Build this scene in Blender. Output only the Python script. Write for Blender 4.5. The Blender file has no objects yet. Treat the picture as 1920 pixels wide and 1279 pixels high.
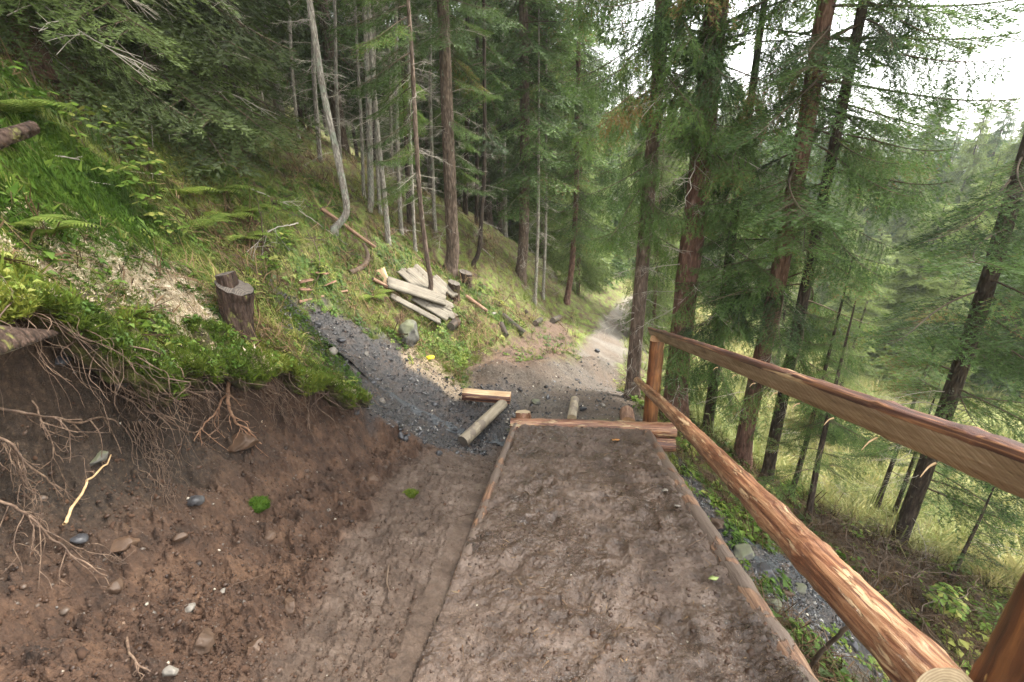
import bpy, math, random
import numpy as np
from mathutils import Vector, Matrix

# ------------------------------------------------------------------ camera, world, sun, exposure
S = bpy.context.scene
COL = S.collection
random.seed(7)
RG = np.random.default_rng(11)

FP, CX, CY = 900.0, 960.0, 639.5            # focal length in pixels of the 1920 px wide photograph
_d = np.array([1020.0 - CX, 2900.0 - CY, FP]); _d /= np.linalg.norm(_d)
_Z = -_d; _Y = np.array([0, 0, 1.0]) - _Z[2] * _Z; _Y /= np.linalg.norm(_Y); _X = np.cross(_Y, _Z)
CM = np.array([_X, _Y, _Z])                 # world axes in camera coordinates (x right, y down, z ahead)
cam = bpy.data.objects.new('camera', bpy.data.cameras.new('camera')); COL.objects.link(cam)
cam.data.sensor_width = 36.0; cam.data.lens = 36.0 * FP / 1920.0
cam.data.clip_start = 0.05; cam.data.clip_end = 900.0
cx, cy, cz = CM[:, 0], -CM[:, 1], -CM[:, 2]
cam.matrix_world = Matrix([[cx[i], cy[i], cz[i], 0.0] for i in range(3)] + [[0, 0, 0, 1]])
cam.data.dof.use_dof = True; cam.data.dof.focus_distance = 3.6; cam.data.dof.aperture_fstop = 3.5
S.camera = cam

SUN_EL, SUN_AZ = math.radians(52), math.radians(62)     # azimuth clockwise from +Y
W = bpy.data.worlds.new('World'); S.world = W; W.use_nodes = True
nt = W.node_tree; nt.nodes.clear()
out = nt.nodes.new('ShaderNodeOutputWorld'); bg = nt.nodes.new('ShaderNodeBackground')
sky = nt.nodes.new('ShaderNodeTexSky'); sky.sky_type = 'NISHITA'; sky.sun_disc = False
sky.sun_elevation = SUN_EL; sky.sun_rotation = SUN_AZ; sky.air_density = 1.0; sky.dust_density = 3.0
tc = nt.nodes.new('ShaderNodeTexCoord')
nz = nt.nodes.new('ShaderNodeTexNoise'); nz.inputs['Scale'].default_value = 2.2; nz.inputs['Detail'].default_value = 4
cr = nt.nodes.new('ShaderNodeMapRange'); cr.inputs['To Min'].default_value = 5.6; cr.inputs['To Max'].default_value = 7.4
cc = nt.nodes.new('ShaderNodeCombineColor')
mx = nt.nodes.new('ShaderNodeMix'); mx.data_type = 'RGBA'; mx.inputs[0].default_value = 0.86
nt.links.new(tc.outputs['Generated'], nz.inputs['Vector']); nt.links.new(nz.outputs[0], cr.inputs[0])
for k in range(3): nt.links.new(cr.outputs[0], cc.inputs[k])
nt.links.new(sky.outputs[0], mx.inputs[6]); nt.links.new(cc.outputs[0], mx.inputs[7])
nt.links.new(mx.outputs[2], bg.inputs[0]); bg.inputs[1].default_value = 0.09
nt.links.new(bg.outputs[0], out.inputs[0])
sun = bpy.data.objects.new('sun', bpy.data.lights.new('sun', 'SUN')); COL.objects.link(sun)
sun.data.energy = 1.5; sun.data.angle = math.radians(12); sun.data.color = (1.0, 0.95, 0.86)
sv = Vector((math.sin(SUN_AZ) * math.cos(SUN_EL), math.cos(SUN_AZ) * math.cos(SUN_EL), math.sin(SUN_EL)))
sun.rotation_euler = sv.to_track_quat('Z', 'Y').to_euler()
S.view_settings.view_transform = 'Standard'; S.view_settings.look = 'None'
S.view_settings.exposure = 3.0; S.view_settings.gamma = 1.0
S.cycles.max_bounces = 6; S.cycles.diffuse_bounces = 4; S.cycles.transmission_bounces = 4
S.cycles.use_denoising = True

# ------------------------------------------------------------------ geometry of the view and of the place
def ray(u, v):
    return CM @ np.array([u - CX, v - CY, FP])
def pt(u, v, dist):                          # the point seen at (u, v) at this horizontal distance
    r = ray(u, v); return r / math.hypot(r[0], r[1]) * dist
NN = np.array([0.0320916, 0.28584126, 0.95773948])      # normal of the bridge deck
VD = np.array([0.10685476, 0.95175993, -0.28763709])    # its direction, down the trail
HP = np.cross(VD, [0, 0, 1.0]); HP /= np.linalg.norm(HP)
def DK(a, s, h=0.0):                         # a metres along, s metres to the side, h above the deck
    return -1.5 * NN + a * VD + s * HP + h * NN
def plane_z(x, y):
    return -(1.5 + NN[0] * x + NN[1] * y) / NN[2]

def _hash(ix, iy, seed):
    h = (ix.astype(np.int64) * 374761393 + iy.astype(np.int64) * 668265263 + seed * 1442695041) & 0xffffffff
    h = ((h ^ (h >> 13)) * 1274126177) & 0xffffffff
    return ((h ^ (h >> 16)) & 0xffff) / 65535.0
def noise(x, y, seed=0):                     # gradient noise, about -0.7..0.7
    x0, y0 = np.floor(x), np.floor(y); fx, fy = x - x0, y - y0
    u, v = fx * fx * fx * (fx * (fx * 6 - 15) + 10), fy * fy * fy * (fy * (fy * 6 - 15) + 10)
    def g(i, j):
        a = _hash(x0 + i, y0 + j, seed) * 2 * math.pi
        return np.cos(a) * (fx - i) + np.sin(a) * (fy - j)
    a = g(0, 0) * (1 - u) + g(1, 0) * u; b = g(0, 1) * (1 - u) + g(1, 1) * u
    return a * (1 - v) + b * v
def fbm(x, y, o=4, seed=0, gain=0.5):
    s, a = 0.0, 1.0
    for k in range(o):
        s = s + a * noise(x * 2 ** k, y * 2 ** k, seed + k * 17); a *= gain
    return s
def smooth(a, b, t):
    t = np.clip((t - a) / (b - a), 0, 1); return t * t * (3 - 2 * t)

CP = [(60,560,2.9),(250,690,3.2),(130,600,3.0),(420,680,3.7),(560,700,4.2),(440,600,4.2),(660,745,4.7),
 (100,460,3.6),(300,480,4.6),(480,500,5.6),(100,350,4.5),(300,380,6),(540,590,6.3),(650,620,6.4),(750,700,6),(870,800,5.2),
 (900,640,7.6),(780,600,7.5),(850,560,8.4),(690,400,9),(620,430,8),(500,300,10),(300,250,8),(100,200,6),(0,100,6),
 (843,510,9.5),(975,520,12),(1005,570,12),(1062,570,14),(1100,690,8.5),(1000,740,6.3),(1100,760,6),(1150,640,12),
 (1160,600,17),(1200,560,24),(1185,745,8),(1265,775,7.5),(1390,870,9),(1435,900,9),(1680,1030,8),(1400,1060,3.6),
 (1700,1279,4.2),(1500,1279,2.6),(1300,900,5.2),(1900,1100,7.3),(1700,750,20)]
CW = [tuple(pt(*p)) for p in CP]
for a, s, h in [(1.0,-.6,-.03),(2.0,-.65,-.03),(3.0,-.6,-.05),(4.0,-.6,-.12),(5.0,-.6,-.28),(2,.2,-.45),(3.4,.2,-.5),(4.8,.2,-.45),(5.5,.2,-.3),
                (2,1.0,-.75),(3.2,1.0,-.7),(4.6,1.0,-.55),(5.5,1.0,-.35),(0.6,.2,-.3),(0.6,1.2,-.9),(-1,0,0),(-1,-.8,.1),(-3,0,.1),(3.0,-1.3,.02),(2.0,-1.2,.1),(1,-1.1,.2),(4.2,-1.2,-.03)]:
    CW.append(tuple(DK(a, s, h)))
CW += [(-10,8,5.5),(-20,10,14),(-10,20,2.5),(-20,30,8),(-8,30,-1),(-3,25,-3.8),(1.5,17,-3.9),(1.0,22,-4.6),(4,34,-6.0),(-3,-3,2.2),(-6,-1,4.5),(3,-3,-3),(6,-3,-5.5),
 (8,12,-8),(10,20,-8.8),(12,30,-9.5),(20,5,-9),(15,0,-8.2),(25,40,-10),(41,43,-11),(60,20,-10),(80,80,-8),(120,60,-2),(60,115,-3),(20,70,-8.5),
 (9,40,-8.7),(0,60,-3),(-30,60,10),(-60,60,30),(-60,0,40),(-30,0,22),(0,115,6),(-60,115,25),(120,-40,-2),(40,-40,-12),(10,-30,-6),(-10,-30,4),(-60,-60,35),(150,150,2),(-3,45,-4)]
CW = np.array(CW); _N = len(CW)
def _tk(dx, dy):
    r2 = dx * dx + dy * dy + 1e-9; return 0.5 * r2 * np.log(r2)
_A = np.zeros((_N + 3, _N + 3)); _A[:_N, :_N] = _tk(CW[:, None, 0] - CW[None, :, 0], CW[:, None, 1] - CW[None, :, 1]) + np.eye(_N) * 0.012
_A[:_N, _N] = 1; _A[:_N, _N+1:] = CW[:, :2]; _A[_N, :_N] = 1; _A[_N+1:, :_N] = CW[:, :2].T
_w = np.linalg.solve(_A, np.r_[CW[:, 2], 0, 0, 0])
def tps(x, y):
    x = np.asarray(x, float); y = np.asarray(y, float); o = np.empty(x.size); xf, yf = x.ravel(), y.ravel()
    for i in range(0, x.size, 60000):
        X, Y = xf[i:i+60000], yf[i:i+60000]
        o[i:i+60000] = _tk(X[:, None] - CW[None, :, 0], Y[:, None] - CW[None, :, 1]) @ _w[:_N] + _w[_N] + _w[_N+1] * X + _w[_N+2] * Y
    return o.reshape(x.shape)
def sd_line(x, y, P):                        # signed distance to an open polyline, positive on its left
    best = np.full(np.shape(x), 1e9); sg = np.ones(np.shape(x))
    for (ax, ay), (bx, by) in zip(P[:-1], P[1:]):
        dx, dy = bx - ax, by - ay; L = dx * dx + dy * dy
        t = np.clip(((x - ax) * dx + (y - ay) * dy) / L, 0, 1)
        px, py = x - ax - t * dx, y - ay - t * dy; d = np.hypot(px, py)
        c = dx * (y - ay) - dy * (x - ax)
        m = d < best; best = np.where(m, d, best); sg = np.where(m, np.sign(c), sg)
    return best * sg
def sd_poly(x, y, P):                        # signed distance to a closed polygon, positive inside
    P = np.array(P); best = np.full(np.shape(x), 1e9); ins = np.zeros(np.shape(x), bool)
    for (ax, ay), (bx, by) in zip(P, np.roll(P, -1, 0)):
        dx, dy = bx - ax, by - ay; L = dx * dx + dy * dy + 1e-12
        t = np.clip(((x - ax) * dx + (y - ay) * dy) / L, 0, 1)
        best = np.minimum(best, np.hypot(x - ax - t * dx, y - ay - t * dy))
        if ay != by:
            ins ^= ((ay > y) != (by > y)) & (x < (bx - ax) * (y - ay) / (by - ay) + ax)
    return np.where(ins, best, -best)

EDGE = [tuple(pt(u, v, d)[:2]) for u, v, d in [(-300,500,2.75),(-60,520,2.8),(60,560,2.9),(130,600,3.0),(200,655,3.1),(250,690,3.2),(330,690,3.5),(420,690,3.75),(500,700,4.0),(560,710,4.2),(620,735,4.5)]]
EDGE = [(EDGE[0][0] - .3, -3.0)] + EDGE + [(-1.72, 4.75), (-2.3, 5.3), (-3.4, 5.3)]
FOOT = [tuple(pt(u, v, d)[:2]) for u, v, d in [(480,1279,1.55),(560,1080,2.3),(640,950,3.2),(735,840,4.4)]]
FOOT = [(-.95, -3.0)] + FOOT + [(-1.2, 4.9), (-2.0, 5.4), (-3.4, 5.5)]
def gully(x, y):
    return np.exp(-(sd_line(x, y, [(-4.2, 6.6), (-2.7, 5.75), (-1.75, 5.55), (-.5, 5.0), (1.2, 3.6), (2.2, 3.2), (3.3, 2.7), (5.5, 1.2)]) / 0.42) ** 2)
def base_z(x, y):
    x = np.asarray(x, float); y = np.asarray(y, float)
    H = tps(x, y)
    near = (np.hypot(x, y) < 9)
    se = sd_line(x, y, EDGE) + 0.10 * fbm(x * 2.2, y * 2.2, 2, 5); sf = sd_line(x, y, FOOT)
    C = plane_z(x, y) - 0.03 + 0.34 * np.clip(sf, 0, None) + 5.5 * np.clip(se + 0.02, 0, None) + 0.7 * np.clip(se + .45, 0, None)
    C = C + 1.3 * np.clip(y - 4.2, 0, None)
    C = np.where((se > 1.5) | (y > 6.0) | ~near | (x > -.5), 1e3, C)
    m = np.minimum(H, C)
    return m, (H - m), H
def zones(x, y):
    wx = x + 0.10 * fbm(x * 1.7, y * 1.7, 3, 31) + .03 * noise(x * 9, y * 9, 4); wy = y + 0.10 * fbm(x * 1.7, y * 1.7, 3, 77) + .03 * noise(x * 9, y * 9, 5)
    Z = {}
    for k, (P, sft) in ZP.items():
        if k == 'shale': Z[k] = smooth(-sft, sft, sd_poly(wx + .13 * fbm(x * 3, y * 3, 3, 310), wy + .13 * fbm(x * 3, y * 3, 3, 320), P) + .22 * fbm(x * 6, y * 6, 3, 330))
        else: Z[k] = smooth(-sft, sft, sd_poly(wx, wy, P))
    return Z
def hit0(u, v, fn, far=140.0):
    r = ray(u, v); r = r / np.linalg.norm(r)
    t = np.geomspace(0.7, far, 500); P = r[None, :] * t[:, None]
    d = P[:, 2] - fn(P[:, 0], P[:, 1]); i = np.argmax(d < 0)
    if d[i] >= 0: return r * far
    t = np.linspace(t[max(i - 1, 0)], t[i], 60); P = r[None, :] * t[:, None]
    d = P[:, 2] - fn(P[:, 0], P[:, 1]); i = np.argmax(d < 0); return P[i]
def poly(px):
    return [tuple(hit0(u, v, lambda a, b: base_z(a, b)[0])[:2]) for u, v in px]
ZP = {
 'mud': ([(-.95,-3)] + poly([(480,1279),(590,1130),(665,1000),(750,885),(850,838),(960,815)]) + [(.6,5.0),(1.2,5.0),(1.3,1.0),(1.3,-3)], .10),
 'shale': (poly([(515,575),(560,560),(625,572),(680,612),(752,648),(810,695),(880,738),(965,735),(975,800),(955,850),(885,848),(790,832),(735,792),(690,780),(650,735),(600,680),(550,635)]), .16),
 'trail': (poly([(965,800),(868,740),(880,690),(960,700),(1060,700),(1080,690),(1070,670),(1100,640),(1125,610),(1140,585),(1165,565),(1200,545)]) + [(7.5, 26)] + poly([(1235,560),(1205,590),(1190,620),(1180,660),(1158,700),(1170,740),(1205,770),(1215,800)]), .14),
 'cut': (poly([(875,700),(930,650),(985,628),(1020,600),(1050,598),(1075,640),(1075,672),(1050,700),(960,712)]), .12),
 'moss': (poly([(-60,240),(40,250),(130,285),(210,335),(262,395),(285,450),(200,450),(100,430),(0,400),(-60,380)]), .14),
 'dust': (poly([(10,470),(120,465),(260,470),(330,500),(390,545),(410,620),(420,650),(330,660),(290,640),(290,590),(230,545),(140,520),(60,500)]), .16),
 'chips': (poly([(745,655),(790,655),(830,690),(870,735),(880,752),(850,745),(800,705),(760,690)]), .06),
 'road': (poly([(1200,585),(1215,560),(1235,535),(1262,518),(1300,522),(1290,545),(1250,565),(1225,600)]), .5),
 'wetr': (poly([(1265,850),(1300,880),(1345,960),(1400,1010),(1470,1040),(1560,1100),(1650,1180),(1760,1300),(1600,1300),(1500,1180),(1420,1110),(1350,1040),(1290,950)]), .14),
 'bare': (poly([(1500,960),(1620,960),(1720,1010),(1780,1120),(1850,1250),(1700,1180),(1600,1080)]), .3),
}
BERM = poly([(930,712),(1010,704),(1090,694),(1160,700),(1200,712)])
def ground_z(x, y, full=False):
    x = np.asarray(x, float); y = np.asarray(y, float)
    b, cutd, H = base_z(x, y); Z = zones(x, y); r = np.hypot(x, y)
    cut = smooth(0.015, 0.09, cutd) * (1 - Z['mud']) * (1 - Z['shale']); nearf = np.exp(-(r / 9.0) ** 2)
    z = b - 0.16 * gully(x, y) * smooth(-.2, .4, y - 2.0)
    # rutted mud: streaks run with the trail
    a = x * VD[0] + y * VD[1]; s = x * HP[0] + y * HP[1]
    ru = -math.sin(.38) * s * 0 + a
    q = s + 0.45 * (a - 1.7) * 0.33
    m1 = 0.035 * fbm(q * 6, a * 1.1, 3, 9) + 0.024 * np.abs(noise(q * 20, a * 2.2, 8)) + 0.028 * fbm(x * 13, y * 13, 4, 21, .62) - .02 * np.abs(noise(x * 8, y * 8, 3))
    c1 = 0.10 * fbm(x * 4, y * 4, 3, 41) + 0.095 * np.abs(fbm(x * 7, y * 7, 5, 43, .6)) + .032 * np.abs(noise(x * 30, y * 30, 44))
    g1 = 0.05 * np.abs(fbm(x * 4, y * 4, 4, 51, .6)) + 0.03 * np.abs(noise(x * 22, y * 22, 52))
    t1 = 0.035 * fbm(x * 3, y * 3, 4, 61) + 0.018 * np.abs(noise(x * 19, y * 19, 62))
    f1 = 0.16 * fbm(x * 1.1, y * 1.1, 3, 71) + 0.07 * fbm(x * 5, y * 5, 4, 73) + 0.35 * (1 - nearf) * fbm(x * .22, y * .22, 3, 75)
    sh = np.clip(Z['shale'] + Z['wetr'], 0, 1); tr = np.clip(Z['trail'] + Z['cut'] * .8, 0, 1)
    se0 = sd_line(x, y, EDGE); Z['sb'] = smooth(.08, -.08, se0) * smooth(4.95, 4.7, y) * (s < -.4) * (x > -4); cut = np.maximum(cut, Z['sb'] * (1 - Z['mud']) * (1 - Z['shale']))
    f = np.clip(1 - Z['mud'] - cut - sh - tr, 0, 1)
    f = f * smooth(-.1, .5, sd_line(x, y, [(-.62, -3), (-.62, 5.2), (-.3, 6.2)]) * 1.0 + 10 * (s > 1.35) + 10 * (a > 6))
    z = z + Z['mud'] * m1 * (1 - .6 * (np.abs(s - .2) < .9)) + cut * c1 + sh * g1 * (1 - Z['mud']) + tr * t1 * (1 - sh) + f * f1
    z = z + Z['mud'] * .03 * smooth(3.2, 2.0, a) * np.exp(-((s + .62) / .22) ** 2)
    z = z + .20 * (1 + .8 * fbm(x * 2, y * 2, 2, 95)) * np.exp(-(sd_line(x, y, BERM) / .34) ** 2) * (x > -.9) * (x < 2.4)
    z = z + 0.10 * Z['moss'] * (0.6 + fbm(x * 3, y * 3, 3, 91))
    z = np.where((a > 0) & (a < 5.6) & (s > -.5) & (s < 1.35), np.minimum(z, plane_z(x, y) - (.07 + .25 * smooth(-.5, -.2, s) * smooth(5.6, 5.0, a))), z)
    if full: return z, Z, cut, f
    return z
def gz(x, y): return float(ground_z(np.array([x]), np.array([y]))[0])
def hit(u, v, lift=0.0):
    P = hit0(u, v, lambda a, b: ground_z(a, b))
    return P - lift * P / np.linalg.norm(P)

# ------------------------------------------------------------------ mesh helpers
def mesh_obj(name, V, F, mats, mi=None, attrs=None, parent=None, smooth_=False, loc=None, rot=None):
    """V (n,3); F: (m,3) or (m,4) array, or a list of such arrays"""
    me = bpy.data.meshes.new(name)
    Fs = F if isinstance(F, list) else [F]
    Fs = [np.asarray(f, np.int32) for f in Fs if len(f)]
    V = np.asarray(V, np.float32); me.vertices.add(len(V)); me.vertices.foreach_set('co', V.ravel())
    tot = sum(f.size for f in Fs); me.loops.add(tot); me.loops.foreach_set('vertex_index', np.concatenate([f.ravel() for f in Fs]))
    cnt = np.concatenate([np.full(len(f), f.shape[1], np.int32) for f in Fs]); st = np.r_[0, np.cumsum(cnt)[:-1]].astype(np.int32)
    me.polygons.add(len(cnt)); me.polygons.foreach_set('loop_start', st)
    try: me.polygons.foreach_set('loop_total', cnt)
    except Exception: pass
    for m in (mats if isinstance(mats, (list, tuple)) else [mats]): me.materials.append(m)
    if mi is not None: me.polygons.foreach_set('material_index', np.asarray(mi, np.int32))
    if smooth_: me.polygons.foreach_set('use_smooth', np.ones(len(cnt), bool))
    for k, a in (attrs or {}).items():
        a = np.asarray(a, np.float32)
        if a.ndim == 1:
            at = me.attributes.new(k, 'FLOAT', 'POINT'); at.data.foreach_set('value', a)
        else:
            at = me.attributes.new(k, 'FLOAT_COLOR', 'POINT'); at.data.foreach_set('color', a.ravel())
    me.update(calc_edges=True)
    o = bpy.data.objects.new(name, me); COL.objects.link(o)
    if parent is not None: o.parent = parent
    if loc is not None: o.location = loc
    if rot is not None: o.rotation_euler = rot
    return o
def tag(o, label=None, cat=None, group=None, kind=None):
    for k, v in (('label', label), ('category', cat), ('group', group), ('kind', kind)):
        if v: o[k] = v
    return o
def thing(name, loc, label, cat, group=None, rot=None):
    o = bpy.data.objects.new(name, None); COL.objects.link(o); o.empty_display_size = .2
    o.location = Vector([float(c) for c in loc])
    if rot is not None: o.rotation_euler = rot
    return tag(o, label, cat, group)
def copy_thing(root, loc, rz=0.0, sc=1.0, label=None, group=None, tilt=(0, 0)):
    r = root.copy(); COL.objects.link(r); r.location = Vector([float(c) for c in loc]); r.rotation_euler = (tilt[0], tilt[1], rz)
    r.scale = (sc, sc, sc) if not isinstance(sc, tuple) else sc
    if label: r['label'] = label
    if group: r['group'] = group
    for ch in list(root.children):
        c = ch.copy(); COL.objects.link(c); c.parent = r
    return r

class MB:
    def __init__(s): s.V = []; s.T = []; s.Q = []; s.tm = []; s.qm = []; s.n = 0; s.A = []
    def add(s, V, T=None, Q=None, m=0, a=0.5):
        V = np.asarray(V, float).reshape(-1, 3)
        if T is not None and len(T): T = np.asarray(T) + s.n; s.T.append(T); s.tm.append(np.full(len(T), m))
        if Q is not None and len(Q): Q = np.asarray(Q) + s.n; s.Q.append(Q); s.qm.append(np.full(len(Q), m))
        s.V.append(V); s.A.append(np.broadcast_to(np.asarray(a, float), (len(V),)).copy()); s.n += len(V)
    def merged(s):
        V = np.concatenate(s.V) if s.V else np.zeros((0, 3))
        return V, (np.concatenate(s.T) if s.T else np.zeros((0, 3), int)), (np.concatenate(s.Q) if s.Q else np.zeros((0, 4), int)), \
            np.concatenate(s.tm + s.qm) if (s.tm or s.qm) else np.zeros(0), np.concatenate(s.A) if s.A else np.zeros(0)
    def build(s, name, mats, parent=None, smooth_=False, loc=None, rot=None):
        V, T, Q, m, A = s.merged()
        return mesh_obj(name, V, [T, Q], mats, m, {'tint': A}, parent, smooth_, loc, rot)

def frames(P):
    P = np.asarray(P, float); T = np.gradient(P, axis=0); T /= np.linalg.norm(T, axis=1)[:, None] + 1e-12
    up = np.array([0, 0, 1.0]) if abs(T[0, 2]) < .9 else np.array([1.0, 0, 0])
    U = np.empty_like(P); u = up - T[0] * np.dot(up, T[0]); u /= np.linalg.norm(u)
    for i in range(len(P)):
        u = u - T[i] * np.dot(u, T[i]); u /= np.linalg.norm(u) + 1e-12; U[i] = u
    return T, U, np.cross(T, U)
def tube(mb, P, R, n=8, m=0, cap=None, lump=0.0, seed=0, a=0.5, flat=None):
    """swept tube; cap: material index for flat ends; flat(angle)->radius factor"""
    P = np.asarray(P, float); R = np.broadcast_to(np.asarray(R, float), (len(P),))
    T, U, B = frames(P); th = np.arange(n) * 2 * math.pi / n
    rr = R[:, None] * np.ones(n)[None, :]
    if lump:
        ii, jj = np.meshgrid(np.arange(len(P)) * .37 + seed * 7.1, np.cos(th) * 1.3 + 3, indexing='ij')
        rr = rr * (1 + lump * 2 * fbm(ii, jj + np.sin(th)[None, :] * 1.7, 3, seed))
    if flat is not None: rr = rr * flat(th)[None, :]
    V = P[:, None, :] + rr[:, :, None] * (np.cos(th)[None, :, None] * U[:, None, :] + np.sin(th)[None, :, None] * B[:, None, :])
    k = len(P); i = np.arange(k - 1)[:, None] * n; j = np.arange(n)[None, :]; j2 = (j + 1) % n
    Q = np.stack([i + j, i + j2, i + n + j2, i + n + j], -1).reshape(-1, 4)
    mb.add(V.reshape(-1, 3), Q=Q, m=m, a=a)
    if cap is not None:
        for e, s in ((0, -1), (k - 1, 1)):
            ring = V[e]; c = ring.mean(0)
            tri = np.array([[0, 1 + q, 1 + (q + 1) % n] if s > 0 else [0, 1 + (q + 1) % n, 1 + q] for q in range(n)])
            mb.add(np.vstack([c, ring]), T=tri, m=cap, a=a)
def resample(P, k, wob=0.0, seed=0):
    P = np.asarray(P, float); d = np.r_[0, np.cumsum(np.linalg.norm(np.diff(P, axis=0), axis=1))]
    # Catmull-Rom through the points
    if len(P) > 2:
        E = np.vstack([2 * P[0] - P[1], P, 2 * P[-1] - P[-2]]); t = np.linspace(0, len(P) - 1 - 1e-6, k); i = t.astype(int); f = (t - i)[:, None]
        a, b, c, e = E[i], E[i+1], E[i+2], E[i+3]
        Q = .5 * ((2 * b) + (c - a) * f + (2*a - 5*b + 4*c - e) * f**2 + (3*b - a - 3*c + e) * f**3)
    else:
        t = np.linspace(0, 1, k)[:, None]; Q = P[0] + (P[1] - P[0]) * t
    if wob:
        r = np.random.default_rng(seed); t = np.linspace(0, 1, k) * max(d[-1], .01) * 9
        for ax in range(3): Q[:, ax] += wob * fbm(t + r.random() * 50, t * 0 + ax * 9.3, 2, seed) * np.minimum(1, np.linspace(0, 6, k))
    return Q

def rotz(V, a):
    c, s = math.cos(a), math.sin(a); W_ = V.copy(); W_[:, 0] = V[:, 0] * c - V[:, 1] * s; W_[:, 1] = V[:, 0] * s + V[:, 1] * c; return W_
def roty(V, a):
    c, s = math.cos(a), math.sin(a); W_ = V.copy(); W_[:, 0] = V[:, 0] * c + V[:, 2] * s; W_[:, 2] = -V[:, 0] * s + V[:, 2] * c; return W_

# ------------------------------------------------------------------ materials
def new_mat(name):
    m = bpy.data.materials.new(name); m.use_nodes = True; nt = m.node_tree
    b = nt.nodes['Principled BSDF']; return m, nt, b
def N(nt, t, **kw):
    n = nt.nodes.new('ShaderNode' + t)
    for k, v in kw.items():
        if k in n.inputs: n.inputs[k].default_value = v
        else: setattr(n, k, v)
    return n
def L(nt, a, b): nt.links.new(a, b)
def noise_n(nt, vec, scale, detail=4, rough=.55, dist=0.0):
    n = N(nt, 'TexNoise', Scale=scale, Detail=detail, Roughness=rough, Distortion=dist)
    if vec is not None: L(nt, vec, n.inputs['Vector'])
    return n.outputs[0]
def ramp(nt, fac, stops):
    r = N(nt, 'ValToRGB'); e = r.color_ramp.elements
    while len(e) < len(stops): e.new(.5)
    for k, (p, c) in enumerate(stops): e[k].position = p; e[k].color = (*c, 1)
    L(nt, fac, r.inputs[0]); return r.outputs[0]
def mixc(nt, f, a, b, mode='MIX'):
    n = N(nt, 'Mix', data_type='RGBA', blend_type=mode)
    for s, i in ((f, 0), (a, 6), (b, 7)):
        if isinstance(s, (int, float)): n.inputs[i].default_value = s
        elif isinstance(s, tuple): n.inputs[i].default_value = (*s, 1)
        else: L(nt, s, n.inputs[i])
    return n.outputs[2]
def math_n(nt, op, a, b=0.0):
    n = N(nt, 'Math', operation=op)
    for s, i in ((a, 0), (b, 1)):
        if isinstance(s, (int, float)): n.inputs[i].default_value = s
        else: L(nt, s, n.inputs[i])
    return n.outputs[0]
def bump(nt, b, h, strength=.5, dist=.01):
    n = N(nt, 'Bump'); n.inputs['Strength'].default_value = strength; n.inputs['Distance'].default_value = dist
    L(nt, h, n.inputs['Height']); L(nt, n.outputs[0], b.inputs['Normal'])
def objvec(nt, sc=(1, 1, 1)):
    t = N(nt, 'TexCoord'); mp = N(nt, 'Mapping'); mp.inputs['Scale'].default_value = sc; L(nt, t.outputs['Object'], mp.inputs[0]); return mp.outputs[0]

def wood_mat(name, stops, sc=(1.2, 22, 22), patch=None, rough=.6, bs=.5, bd=.004, tintvar=.5, fine=1.0):
    """grain runs along local X"""
    m, nt, b = new_mat(name); v = objvec(nt, sc); g = noise_n(nt, v, 2.0 * fine, 6, .62, .6)
    c = ramp(nt, g, stops)
    v2 = objvec(nt); big = noise_n(nt, v2, 5, 4); c = mixc(nt, tintvar, c, ramp(nt, big, [(.3, (.45, .42, .4)), (.7, (1.25, 1.2, 1.15))]), 'MULTIPLY')
    if patch:
        v3 = objvec(nt, patch[1]); pn = noise_n(nt, v3, patch[2], 5, .6, .3)
        f = ramp(nt, pn, [(patch[3], (0, 0, 0)), (patch[3] + .03, (1, 1, 1))]); c = mixc(nt, f, c, patch[0])
        h = math_n(nt, 'SUBTRACT', g, math_n(nt, 'MULTIPLY', f, .8))
    else: h = g
    oi = N(nt, 'ObjectInfo'); c = mixc(nt, .35, c, ramp(nt, oi.outputs['Random'], [(0, (.75, .75, .75)), (1, (1.2, 1.17, 1.12))]), 'MULTIPLY')
    L(nt, c, b.inputs['Base Color']); b.inputs['Roughness'].default_value = rough
    bump(nt, b, h, bs, bd); return m
M = {}
M['peeled'] = wood_mat('peeled_log', [(.30, (.05, .022, .014)), (.43, (.15, .06, .032)), (.52, (.27, .13, .07)), (.62, (.41, .245, .14)), (.75, (.55, .40, .27))], patch=((.5, .34, .2), (1.6, 12, 12), 2.2, .58), rough=.36, bs=1, bd=.012)
M['muddyrail'] = wood_mat('mud_smeared_log', [(.30, (.06, .03, .02)), (.45, (.15, .08, .05)), (.6, (.29, .175, .11)), (.75, (.42, .29, .19))], patch=((.13, .095, .075), (5, 9, 9), 1.1, .44), rough=.5, bs=1, bd=.012)
M['rindlog'] = wood_mat('red_brown_log', [(.30, (.02, .009, .008)), (.44, (.075, .032, .026)), (.52, (.15, .068, .048)), (.6, (.34, .16, .075)), (.72, (.48, .33, .22))], sc=(.7, 30, 30), patch=((.55, .38, .22), (.7, 8, 8), 1.3, .62), rough=.48, bs=1, bd=.010)
M['post'] = wood_mat('wet_brown_post', [(.3, (.04, .014, .007)), (.5, (.13, .048, .018)), (.7, (.27, .115, .04))], sc=(1, 14, 14), patch=((.5, .32, .13), (1.5, 9, 9), 1.6, .64), rough=.5, bs=.9, bd=.008)
M['fresh'] = wood_mat('fresh_sawn_wood', [(.3, (.42, .26, .13)), (.5, (.62, .43, .25)), (.7, (.72, .55, .36))], sc=(1.5, 30, 30), rough=.7, bs=.3, bd=.003)
M['weather'] = wood_mat('weathered_plank', [(.3, (.11, .098, .075)), (.5, (.19, .17, .135)), (.7, (.26, .23, .185))], sc=(.8, 30, 30), rough=.85, bs=.5, bd=.003)
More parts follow.
